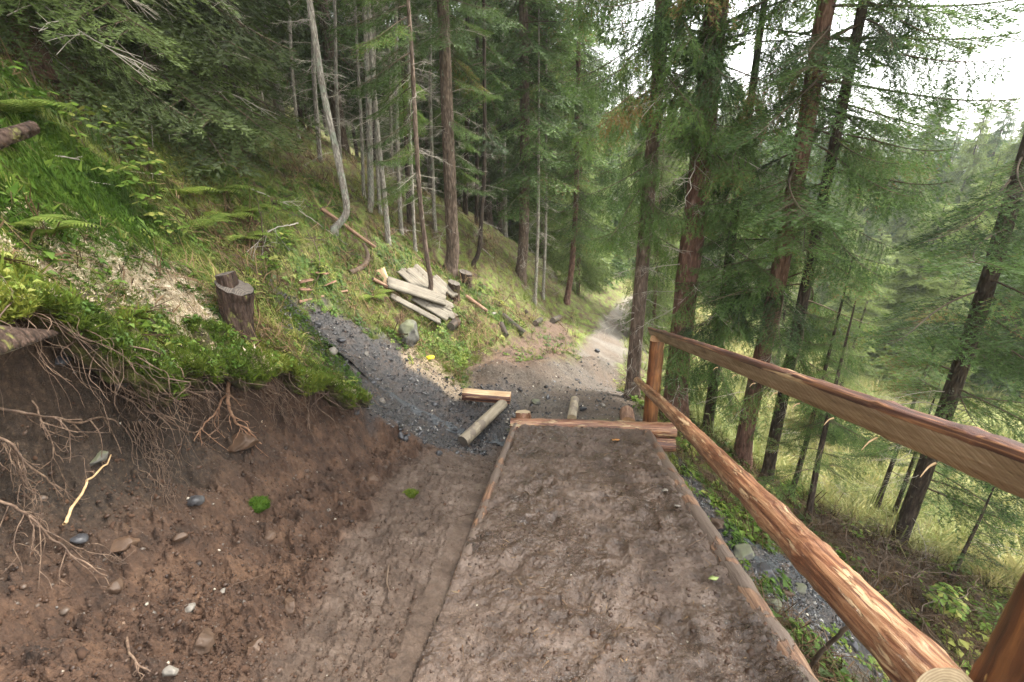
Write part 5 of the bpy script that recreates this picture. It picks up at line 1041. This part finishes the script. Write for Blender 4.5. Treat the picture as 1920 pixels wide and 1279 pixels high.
def spruce(label, base, path, r0, H_, live=(), dead=(), bark='bark', mat='needle', group=None, name='spruce_tree', seed=1, top='low', taper=1.0, ftop=None):
    """path: points relative to the base that the trunk passes; it goes on straight up to height H_.
    live: (z0, z1, per metre, length at z0, length at z1, library, azimuth centre, azimuth spread, droop); dead: the same without library"""
    t = thing(name, base, label, 'tree', group); r = np.random.default_rng(seed); P = [np.array(p, float) for p in path]
    if P[-1][2] < H_:
        d = P[-1] - P[-2]; d = d / max(d[2], .2); d[:2] *= .6; n_ = 4; z0 = P[-1][2]
        for q in range(1, n_ + 1): st = (H_ - z0) / n_; P.append(P[-1] + np.array([d[0] * st * .7 ** q, d[1] * st * .7 ** q, st]))
    C = resample(P, max(30, int(H_ / .22))); hz = np.r_[0, np.cumsum(np.linalg.norm(np.diff(C, axis=0), axis=1))]; f = hz / hz[-1]
    R = r0 * (1 - f) ** .85 * (1 + .45 * np.exp(-hz / (r0 * 1.3))) + .006; C[0, 2] -= .25
    mb = MB(); tube(mb, C, R, 14 if r0 > .05 else 8, 0, None, .03, seed)
    at = lambda z: np.array([np.interp(z, C[:, 2], C[:, q]) for q in range(3)]); rad = lambda z: float(np.interp(z, C[:, 2], R))
    V, T, Qd, mi, A_ = mb.merged(); da = Acc(); da.add(V, np.concatenate([Qd[:, [0, 1, 2]], Qd[:, [0, 2, 3]]]), np.zeros(2 * len(Qd)), A_)
    for (z0, z1, pm, l0, l1, az, sp, dr) in dead:
        for q in range(int((z1 - z0) * pm)):
            z = z0 + (z1 - z0) * r.random(); l = (l0 + (l1 - l0) * (z - z0) / (z1 - z0)) * (.45 + .75 * r.random()); V, T, A2 = DEAD[r.integers(0, 8)]
            V = rotz(roty(V * [l, l, l], math.radians(r.normal(dr, 12))), math.radians(r.uniform(az - sp, az + sp))) + at(z) ; da.add(V, T, np.ones(len(T)), A2)
    da.build('trunk', [M[bark], M['twig'] if mat != 'needlelight' else M['twigbrown']], t)
    ca = Acc()
    for (z0, z1, pm, l0, l1, lib, az, sp, dr) in live:
        n_ = int((z1 - z0) * pm)
        for q in range(n_):
            z = z0 + (z1 - z0) * (q + r.random()) / n_; l = (l0 + (l1 - l0) * (z - z0) / (z1 - z0)) * (.7 + .5 * r.random()); V, T, m, A2 = LIB[lib][r.integers(0, len(LIB[lib]))]; l /= LEN[lib]
            V = V * [l, l * (1 if r.random() < .5 else -1), l]; V = rotz(roty(V, math.radians(r.normal(dr, 8))), math.radians(r.uniform(az - sp, az + sp))) + at(z); ca.add(V, T, m, np.clip(A2 + r.normal(0, .18), 0, 1))
    if top and H_ > 3:
        z0 = max([l_[1] for l_ in live], default=H_ * .45); ll = ftop or min(2.0, H_ * .13)
        for q in range(int((H_ - z0) * 5)):
            z = z0 + (H_ - z0) * r.random() ** 1.15; l = .15 + ll * (H_ - z) / (H_ - z0) * (.7 + .5 * r.random()) if z > z0 else ll; V, T, m, A2 = LIB[top][r.integers(0, len(LIB[top]))]
            V = rotz(roty(V * (l / LEN[top]), math.radians(12 - 30 * (z - z0) / (H_ - z0) + r.normal(0, 6))), r.random() * 6.283) + at(z); ca.add(V, T, m, np.clip(A2 + r.normal(0, .12), 0, 1))
    ca.build('crown', [M[mat], M['twigbrown']], t); return t
def px_path(pxs, dist=None):
    """the trunk as seen in the photograph: base on the ground, other points upright above at the same distance"""
    b = hit(*pxs[0]); d = math.hypot(b[0], b[1]); return b, [np.zeros(3)] + [pt(u, v, d) - b for u, v in pxs[1:]]
def azd(dx, dy): return math.degrees(math.atan2(dy, dx))

# trees one can tell apart
b, p = px_path([(1185,745),(1192,640),(1213,400),(1236,120),(1242,0)])
spruce('brown-barked spruce standing just left of the far railing post, drooping branches high up', b, p, .105, 17, [(2.6,4.6,9,1.0,1.2,'comb',180,180,14),(4.6,8.5,10,1.3,1.4,'comb',180,180,16)], [(.5,4.5,9,.7,.8,0,180,8)], 'bark', seed=1)
b, p = px_path([(1265,775),(1270,700),(1287,540),(1312,330),(1345,0)])
spruce('thickest reddish spruce trunk directly behind the far railing post', b, p, .165, 20, [(3.2,4.8,6,.9,1.2,'comb',0,180,12),(4.8,8.5,8,1.3,1.5,'comb',0,180,16)], [(.8,5.5,8,.9,1.1,0,180,14)], 'barkred', seed=2)
b, p = px_path([(1390,868),(1402,790),(1450,570),(1500,300),(1550,0)])
spruce('tall leaning spruce with long branches reaching out into the sky at the upper right', b, p, .11, 19, [(2.2,4.5,7,1.0,1.6,'fine',0,180,10),(4.5,9.0,8,1.5,1.8,'fine',0,180,8)], [(.8,3.6,6,.9,.9,0,180,10)], 'barkred', seed=3)
b, p = px_path([(1437,900),(1450,830),(1490,640),(1522,480)])
spruce('slimmer dark spruce just right of the leaning reddish one, crossing behind the handrail', b, p, .075, 12, [(1.5,8.0,9,1.0,1.3,'comb',0,180,12)], [(.5,2.4,6,.6,.6,0,180,8)], 'barkdark', seed=4)
b, p = px_path([(1680,1025),(1712,940),(1780,750),(1852,530),(1912,330)])
spruce('dark leaning spruce at the far right with open tiers of branches', b, p, .088, 16, [(1.0,5.2,9,1.4,1.4,'fine',0,180,6),(5.2,9,5,1.0,.9,'fine',0,120,6)], [(.5,2.4,6,.8,.8,0,180,6)], 'barkdark', seed=5)
b, p = px_path([(1325,812),(1335,740),(1352,600)])
spruce('bushy spruce with drooping dark foliage between the two reddish trunks', b, p, .075, 9, [(.7,5.5,11,1.0,1.2,'comb',0,180,14)], [], 'barkdark', seed=6)
b, p = px_path([(1515,972),(1522,930),(1535,860)])
spruce('small thin spruce under the middle of the handrail', b, p, .035, 2.9, [(.7,2.7,14,.7,.25,'fine',0,180,6)], [(.2,1.0,6,.4,.4,0,180,0)], 'barkdark', seed=7, top='small')
b, p = px_path([(1482,932),(1490,905),(1503,862)])
spruce('thin bare-stemmed spruce left of the small one under the handrail', b, p, .032, 3.3, [(1.2,3.1,13,.6,.25,'fine',0,180,10)], [(.3,1.4,7,.4,.4,0,180,0)], 'barkdark', seed=8, top='small')
b, p = px_path([(1668,985),(1685,940),(1708,875)])
spruce('twin slim spruce stem just left of the dark leaning one', b, p, .04, 3.3, [(1.2,3.1,12,.9,.4,'fine',0,180,6)], [(.4,2.2,7,.6,.6,0,180,4)], 'barkdark', seed=9)
b, p = px_path([(1782,1092),(1800,1050),(1832,985)])
spruce('little spruce sapling with a crooked stem near the right railing post', b, p, .018, 1.5, [(.35,1.35,16,.42,.16,'small',0,180,-6)], [], 'barkdark', seed=10, top=None)
def at_u(u, d):
    q = pt(u, 640, d); return np.array([q[0], q[1], gz(q[0], q[1])])
spruce('spruce rising beyond the right edge with branches reaching in under the sky', at_u(2190, 8.6), [(0,0,0),(.1,0,4)], .14, 16, [(3.4,6.0,9,2.0,1.8,'fine',180,110,6),(6.0,8.5,6,1.0,.8,'fine',180,110,0)], [(.5,2.4,5,.9,.9,180,100,6)], 'barkdark', seed=11)
spruce('slim spruce between the handrail and the dark leaning trunk', at_u(1742, 10.5), [(0,0,0),(.12,0,4)], .042, 4.6, [(1.2,4.2,8,.9,.35,'fine',0,180,6)], [(.4,2,5,.5,.5,0,180,4)], 'barkdark', seed=12)
b, p = px_path([(843,510),(849,470),(846,400),(838,200),(830,0)])
spruce('straight light brown spruce trunk standing above the plank pile', b, p, .125, 17, [(1.6,4.2,4,.8,1.1,'fine',30,75,18),(4.2,8,9,1.2,1.5,'fine',0,180,12)], [(.8,5,6,.7,.8,0,180,6)], 'bark', seed=13)
b, p = px_path([(803,556),(808,530),(800,480),(788,380),(780,260),(772,100)])
spruce('thin dark spruce stem growing up through the plank pile', b, p, .036, 9, [(1.6,3.2,6,.7,1.0,'fine',185,75,16),(3.2,6.5,8,1.0,.9,'fine',185,95,14)], [(.9,3.5,6,.5,.6,0,180,4)], 'bark', seed=14, top='mid')
b, p = px_path([(975,522),(982,440),(984,220),(981,0)])
spruce('tall straight spruce trunk in the middle distance above the dark short logs', b, p, .13, 18, [(2.0,4.5,11,1.2,1.5,'mid',0,180,12),(4.5,9,16,1.6,1.8,'mid',0,180,10)], [(.8,4,6,.8,.8,0,180,6)], 'bark', seed=15)
b, p = px_path([(1062,568),(1072,500),(1080,380),(1082,240)])
spruce('slim reddish spruce trunk on the bank beside the trail', b, p, .085, 13, [(1.8,9,17,1.1,1.3,'mid',0,180,10)], [(.5,3.2,7,.6,.6,0,180,6)], 'barkred', seed=16)
for (u, v, u2, v2, lb, sd) in [(1003,568,1010,300,'left of two grey pole-thin trees standing together on the bank',17),(1018,560,1024,310,'right of two grey pole-thin trees standing together on the bank',18)]:
    b, p = px_path([(u,v),((u+u2)/2+2,(v+v2)/2),(u2,v2)]); spruce(lb, b, p, .04, 8.5, [(3,7.5,7,.9,.7,'mid',0,180,10)], [(.5,3.6,9,.5,.5,0,180,4)], 'barkgrey', seed=sd)
b, p = px_path([(885,498),(898,470),(903,400),(908,320)])
spruce('thin crooked-footed tree between the two straight brown trunks', b, p, .045, 9, [(2.6,8,7,.9,.9,'mid',0,180,10)], [(.6,3,7,.5,.5,0,180,4)], 'barkdark', seed=19)
b, p = px_path([(622,432),(640,415),(650,392),(642,340),(625,260),(608,180),(592,80),(580,0)])
spruce('bare pale sapling with a hooked base leaning uphill', b, p, .05, 9, [(5.6,8.5,6,.8,.6,'mid',0,180,8)], [(.9,5,6,.5,.6,0,180,0)], 'barkgrey', seed=20)
b, p = px_path([(664,376),(684,402),(695,385),(694,300),(690,150),(683,0)])
spruce('pale slim trunk whose base bends sideways along the slope', b, p, .055, 10, [(4.8,9,6,.9,.7,'mid',0,180,8)], [(.9,4.8,7,.6,.6,0,180,0)], 'barkgrey', seed=21)
b, p = px_path([(728,456),(722,380),(708,250),(696,100),(690,0)])
spruce('pale slim trunk leaning left, right of the sideways-bent one', b, p, .042, 9, [(5,8.5,6,.8,.6,'mid',0,180,8)], [(.8,4.8,6,.5,.5,0,180,0)], 'barkgrey', seed=22)
b, p = px_path([(682,372),(678,250),(670,100),(665,0)])
spruce('thinnest pale stem immediately left of the sideways-bent trunk', b, p, .03, 8, [(5,7.5,6,.6,.5,'mid',0,180,8)], [(.8,4.8,6,.5,.5,0,180,0)], 'barkgrey', seed=23)
for (u, v, u2, v2, r_, lb, sd, bk) in [(516,192,505,0,.05,'slender tan stem, left of a pair deep in the dark forest',24,'barkgrey'),(532,188,520,0,.05,'slender tan stem, right of a pair deep in the dark forest',25,'barkgrey'),(492,140,470,0,.14,'stout dark trunk behind the pair of slender tan stems',26,'barkdark'),
        (735,330,730,100,.04,'dim thin stem just right of the pale slim trunks',27,'barkgrey'),(768,420,757,150,.05,'thin stem left of the dark stem that grows through the planks',28,'barkdark'),(872,400,878,150,.07,'black trunk right of the straight light brown one',29,'barkdark'),(893,420,896,150,.05,'second black trunk, a little farther right of the straight light brown one',30,'barkdark')]:
    b, p = px_path([(u,v),((u+u2)/2,(v+v2)/2),(u2,v2)]); spruce(lb, b, p, r_, 12, [(3.2,10,6,1.0,1.2,'mid',0,180,12)], [(.6,4.5,7,.9,.9,0,180,4)], bk, 'needleold' if sd < 27 else 'needle', seed=sd)
spruce('big dark spruce on the upper slope whose grey and green branches hang over the ferns', hit(275, 165), [(0,0,0),(-.05,0,2)], .17, 14, [(.3,2.2,17,2.3,2.8,'fine',-35,70,30),(2.2,6,12,2.8,2.8,'mid',-30,110,22)], [(.5,3.5,16,2.0,2.2,-40,80,16)], 'barkdark', 'needleold', seed=31)
spruce('reddish dark spruce in the top left corner with hanging twigs', hit(35, 95), [(0,0,0),(-.05,0,2)], .16, 14, [(.5,2.4,14,2.0,2.4,'fine',-40,80,28),(2.4,6,10,2.4,2.4,'mid',-30,110,18)], [(.4,3,12,1.6,1.8,-30,90,16)], 'barkred', 'needleold', seed=32)
spruce('shaded spruce filling the slope between the dark big one and the slender tan stems', hit(400, 150), [(0,0,0),(.0,0,2)], .12, 13, [(.5,3,15,1.9,2.3,'fine',-45,90,26),(3,6,10,2.2,2.2,'mid',-30,110,18)], [(.4,3.5,16,1.5,1.8,-50,110,14)], 'barkdark', 'needleold', seed=33)
for q_, (u, v, u2, r_, lb) in enumerate([(560,262,541,.035,'slim pale trunk just left of the hooked sapling, high on the slope'),(640,330,627,.035,'slim pale trunk between the hooked sapling and the sideways-bent one'),(712,400,700,.03,'thin pale stem squeezed between two pale slim trunks'),(752,440,742,.035,'slim pale trunk left of the stem growing through the planks'),
      (600,300,584,.045,'grey trunk behind the hooked sapling'),(450,150,432,.05,'pale trunk glimpsed through the boughs of the shaded spruce'),(778,470,765,.025,'very thin pale stem beside the stem growing through the planks'),(815,430,806,.04,'grey slim trunk left of the straight light brown one')]):
    b, p = px_path([(u,v),((u+u2)/2-3,v*.5),(u2,0)]); spruce(lb, b, p, r_, 9, [(5.2,8.5,6,.7,.5,'mid',0,180,8)], [(.5,5,8,.6,.6,0,180,0)], 'barkgrey', 'needle', seed=130 + q_)
root('curved_stem', [(655,512),(680,500),(690,482),(682,458)], .055, .04, 'twigbrown', 'dark curved dead stem stub rising above the plank pile', 'tree stub', 460, .02, 0, wob=.0, rn=12)
root('curved_stem', [(566,546),(590,532),(599,505),(596,470),(575,432)], .014, .007, 'twigbrown', 'thin dark bowed stem arching over the reddish bark scraps', 'stem', 461, .04, 5, .3)
b = hit(490, 492); root('sapling_stem', None, .014, .004, 'twigbrown', 'thin dark upright dead sapling behind the stump', 'sapling', 462, world=[b, pt(493, 440, math.hypot(b[0], b[1])) , pt(482, 365, math.hypot(b[0], b[1]))], rootlets=6, rl=.25)
def brush(px_c, w, n, seed, label):
    b = hit(*px_c); mb = MB(); r = np.random.default_rng(seed)
    for q in range(n):
        V, T, A2 = DEAD[r.integers(0, 8)]; l = w * (.5 + .6 * r.random()); V = rotz(roty(V * l, r.normal(0, .25)), r.random() * 6.283); x_, y_ = b[0] + r.normal(0, w * .4), b[1] + r.normal(0, w * .4); mb.add(V + [x_ - b[0], y_ - b[1], gz(x_, y_) - b[2] + .05 + .25 * r.random()], T=T, a=A2)
    return tag(mb.build('brush_pile', M['twigbrown'], None, False, Vector(list(b))), label, 'brush', kind='stuff')
brush((1610,1045), .9, 26, 480, 'tangle of dead brown twigs under the small spruces below the railing'); brush((1720,1130), .9, 22, 481, 'dead grey brushwood on the slope above the lush plant')
brush((560,400), .7, 9, 482, 'dry dead branches lying on the slope left of the hooked sapling')
for q_, (px, dx, lb, l) in enumerate([((560,425), (-.1,-.3), 'dry grey dead branch lying on the bank below the hooked sapling', 1.0), ((470,360), (.4,.1), 'brown dead branch on the upper bank beside the ferns', 1.2), ((640,240), (-.3,0), 'pale dead twig sticking out left of the hooked sapling', .7), ((905,470), (.8,.2), 'reddish fallen branch on the bank between the straight trunks', 1.6)]):
    a = hit(*px); e = a + np.array([dx[0], dx[1], 0]) / math.hypot(*dx) * l; e[2] = gz(e[0], e[1]) + .08
    root('dead_branch', None, .014, .004, 'twig', lb, 'branch', 485 + q_, world=[a + [0, 0, .05], (a + e) / 2 + [0, 0, .12], e], rootlets=9, rl=.35)

# the forest behind: a few kinds, copied
FPOS = []
def place(n, a0, a1, r0, r1, sep, kinds, group, label, sc=(.8, 1.2), seed=1, ok=None):
    r = np.random.default_rng(seed); c = 0; tries = 0
    while c < n and tries < n * 60:
        tries += 1; d = math.exp(r.uniform(math.log(r0), math.log(r1))) if r1 / r0 > 2.5 else r.uniform(r0, r1); a = math.radians(r.uniform(a0, a1)); x_, y_ = d * math.sin(a), d * math.cos(a)
        if any((x_ - X) ** 2 + (y_ - Y) ** 2 < sep ** 2 for X, Y in FPOS) or (ok and not ok(x_, y_)): continue
        s = r.uniform(*sc); kk = kinds[int(r.integers(0, len(kinds)))]; pos = (x_, y_, gz(x_, y_) - .1)
        if not kk.get('used'): kk.location = pos; kk.rotation_euler = (0, 0, r.random() * 6.28); kk.scale = (s, s, s * r.uniform(.95, 1.1)); kk['group'] = group; kk['label'] = label; kk['used'] = 1
        else:
            cp = copy_thing(kk, pos, r.random() * 6.28, (s, s, s * r.uniform(.92, 1.1)), label, group, (r.normal(0, .02), r.normal(0, .02)))
        FPOS.append((x_, y_)); c += 1
for o in COL.objects:
    if o.get('category') == 'tree': FPOS.append((o.location.x, o.location.y))
TRAIL = [(1.2, 6.5), (1.45, 8.4), (2.66, 11.7), (3.9, 16.5), (6.4, 23), (9.5, 34)]
off_trail = lambda x, y: abs(float(sd_line(np.array([x]), np.array([y]), TRAIL)[0])) > (1.1 if y < 20 else 1.8)
def kind(label, seed, **kw):
    return spruce(label, np.zeros(3), [(0,0,0),(.05,0,3)], seed=seed, **kw)
dark = [kind('x', 41, r0=.11, H_=14, live=[(2.4,12,12,1.3,1.0,'mid',0,180,12)], dead=[(.8,5,6,.9,.9,0,180,2)], bark='barkdark', mat='needleold'),
        kind('x', 42, r0=.08, H_=12, live=[(1.8,10,12,1.2,.9,'midcomb',0,180,12)], dead=[(.6,4.5,6,.8,.8,0,180,2)], bark='barkgrey', mat='needleold'),
        kind('x', 43, r0=.14, H_=16, live=[(2.0,13,12,1.5,1.1,'midcomb',0,180,14)], dead=[(.8,6,6,1,1,0,180,2)], bark='bark', mat='needle')]
place(100, -64, 3, 9.5, 36, 1.25, dark, 'spruces standing close together in the dark forest on the slope', 'spruce among many alike in the dark forest on the slope', seed=51, ok=lambda x, y: off_trail(x, y) and x < .12 * y - 1.3)
mid = [kind('x', 44, r0=.10, H_=13, live=[(1.0,11,16,1.5,1.0,'mid',0,180,12)], dead=[(.5,2.6,6,.8,.8,0,180,4)], bark='bark', mat='needle'),
       kind('x', 45, r0=.08, H_=10, live=[(.6,8.5,16,1.5,.8,'midcomb',0,180,12)], dead=[], bark='barkred', mat='needlelight'),
       kind('x', 46, r0=.07, H_=9, live=[(.4,8,18,1.4,.6,'mid',0,180,6)], dead=[], bark='barkdark', mat='needlelight')]
place(40, -8, 18, 13, 34, 1.6, mid, 'spruces lining the far part of the trail', 'green spruce among those lining the far part of the trail', (.75, 1.1), 52, ok=lambda x, y: off_trail(x, y) and not (8.5 < math.degrees(math.atan2(x, y)) < 15))
place(5, 20, 44, 15, 24, 3.0, mid[2:], 'young spruces behind the railing', 'young spruce among those on the lower slope behind the railing', (.6, .95), 53)
far = [kind('x', 47, r0=.11, H_=13, live=[(.6,8,15,2.3,1.3,'far',0,180,6),(8,12.9,19,1.35,.12,'far',0,180,-6)], dead=[], bark='barkdark', mat='needlelight', top=None),
       kind('x', 48, r0=.10, H_=11, live=[(.4,7,15,1.9,1.1,'far',0,180,4),(7,10.9,19,1.15,.12,'far',0,180,-6)], dead=[], bark='barkdark', mat='needlelight', top=None),
       kind('x', 49, r0=.12, H_=14, live=[(.8,9,15,2.2,1.3,'far',0,180,6),(9,13.9,19,1.3,.12,'far',0,180,-6)], dead=[], bark='barkdark', mat='needle', top=None)]
for k_ in far:
    pass
for q_, (u, v, d, lb) in enumerate([(1800,132,36,'tallest pointed spruce standing against the sky beyond the meadow'),(1715,158,40,'pointed spruce left of the tallest one against the sky'),(1748,172,47,'narrow spruce tip close to the left of the tallest one against the sky'),(1842,180,44,'spruce tip right of the tallest one against the sky'),
      (1880,205,40,'sunlit spruce near the right edge under the sky'),(1680,225,42,'bushy light spruce half hidden by the leaning spruce boughs'),(1640,250,37,'light spruce seen through the boughs of the leaning spruce'),(1765,290,27,'nearer light green spruce below the tallest one'),(1860,330,25,'nearer light green spruce behind the far right dark one'),(1690,360,24,'pale spruce in the meadow behind the leaning dark trunk'),
      (1560,250,40,'light spruce between the two leaning trunks'),(1105,70,24,'light green spruce top left of the sky gap above the trail'),(1060,30,21,'tall light spruce left of the trail in the distance'),(1142,45,30,'pointed spruce tip in the sky gap above the trail'),(1175,120,34,'small spruce tip under the sky gap above the trail'),(1235,190,38,'pale spruce behind the left post trunk'),(1010,20,25,'pale green spruce behind the grey pole-thin trees'),(1400,330,34,'pale spruce behind the handrail, between the reddish trunks'),(1600,420,30,'pale spruce low behind the handrail')]):
    b = at_u(u, d); H_ = float(pt(u, v, d)[2] - b[2]); k_ = far[q_ % 3]; h0 = (13, 11, 14)[q_ % 3]
    if 'used' not in k_: k_.location = b; k_.scale = (.9, .9, H_ / h0); k_['label'] = lb; k_['used'] = 1; k_['group'] = 'sunlit spruces across the valley meadow'
    else: copy_thing(k_, b, q_ * 1.3, (.9 + .02 * (q_ % 5), .9, H_ / h0), lb, 'sunlit spruces across the valley meadow')
    FPOS.append((b[0], b[1]))
place(40, 14, 60, 34, 62, 3.2, far, 'sunlit spruces across the valley meadow', 'light green spruce among those across the valley meadow', (.7, 1.15), 54)
_r = np.random.default_rng(77); FV, FT, FM, FA, FN = [], [], [], [], 0
for q_ in range(420):
    d, a = (_r.uniform(60, 125), math.radians(_r.uniform(-25, 62))) if q_ < 260 else (_r.uniform(37, 75), math.radians(_r.uniform(-64, -4))); x_, y_ = d * math.sin(a), d * math.cos(a); b = np.array([x_, y_, gz(x_, y_) - .2]); H_ = _r.uniform(10, 17)
    m_ = MB(); tube(m_, np.array([[0, 0, 0], [0, 0, H_ * .5], [0, 0, H_]]), [.16, .1, .02], 5, 1); V, T, Qd, mi, A_ = m_.merged(); acc = [(V, np.concatenate([T, Qd[:, [0, 1, 2]], Qd[:, [0, 2, 3]]]), np.ones(2 * len(Qd)), A_)]
    for w in range(64):
        z = H_ * (.06 + .92 * (w / 64) ** .9); l = (.3 + 2.3 * (1 - z / H_)) * _r.uniform(.7, 1.15) / 1.6; V, T, m, A2 = LIB['low'][w % 3]; acc.append((rotz(roty(V * l, _r.normal(.1, .1)), _r.random() * 6.283) + [0, 0, z], T, m, A2 + _r.normal(0, .15)))
    for V, T, m, A2 in acc: FV.append(V + b); FT.append(T + FN); FM.append(m); FA.append(A2); FN += len(V)
tag(mesh_obj('distant_forest', np.concatenate(FV), np.concatenate(FT), [M['needle'], M['twigbrown']], np.concatenate(FM), {'tint': np.clip(np.concatenate(FA), 0, 1)}), 'far spruce forest closing the valley behind the meadow', 'forest', kind='stuff')
place(34, -20, 16, 34, 60, 3.0, far, 'spruces far down the trail', 'light green spruce far down the trail', (.6, .95), 56, ok=off_trail)
_o5 = sorted([o for o in COL.objects if o.get('group') == 'young spruces behind the railing'], key=lambda o: math.atan2(o.location.x, o.location.y))
for o, w_ in zip(_o5, ('first', 'second', 'third', 'fourth', 'fifth')): o['label'] = w_ + ' from the left of the young spruces on the lower slope behind the railing'
for k_ in dark + mid + far:
    if 'used' in k_: del k_['used']
for o in list(COL.objects):
    if 'used' in o: del o['used']

# valley air
hz_m = bpy.data.materials.new('haze'); hz_m.use_nodes = True; hn = hz_m.node_tree; hn.nodes.clear(); ho = hn.nodes.new('ShaderNodeOutputMaterial'); hv = hn.nodes.new('ShaderNodeVolumePrincipled')
hv.inputs['Color'].default_value = (.92, .96, .93, 1); hv.inputs['Density'].default_value = .0013; hv.inputs['Anisotropy'].default_value = .2; hn.links.new(hv.outputs[0], ho.inputs['Volume'])
HB = [(-175, -175, -60), (175, 175, 95)]; hx = np.array([[x, y, z] for x in (-175, 175) for y in (-175, 175) for z in (min(-20.0, float(GV[:, 2].min()) - 1), max(45.0, float(GV[:, 2].max()) + 22))])
hf = np.array([[0, 1, 3, 2], [4, 6, 7, 5], [0, 4, 5, 1], [2, 3, 7, 6], [0, 2, 6, 4], [1, 5, 7, 3]])
tag(mesh_obj('haze', hx, hf, hz_m), kind='stuff')
S.cycles.volume_bounces = 0
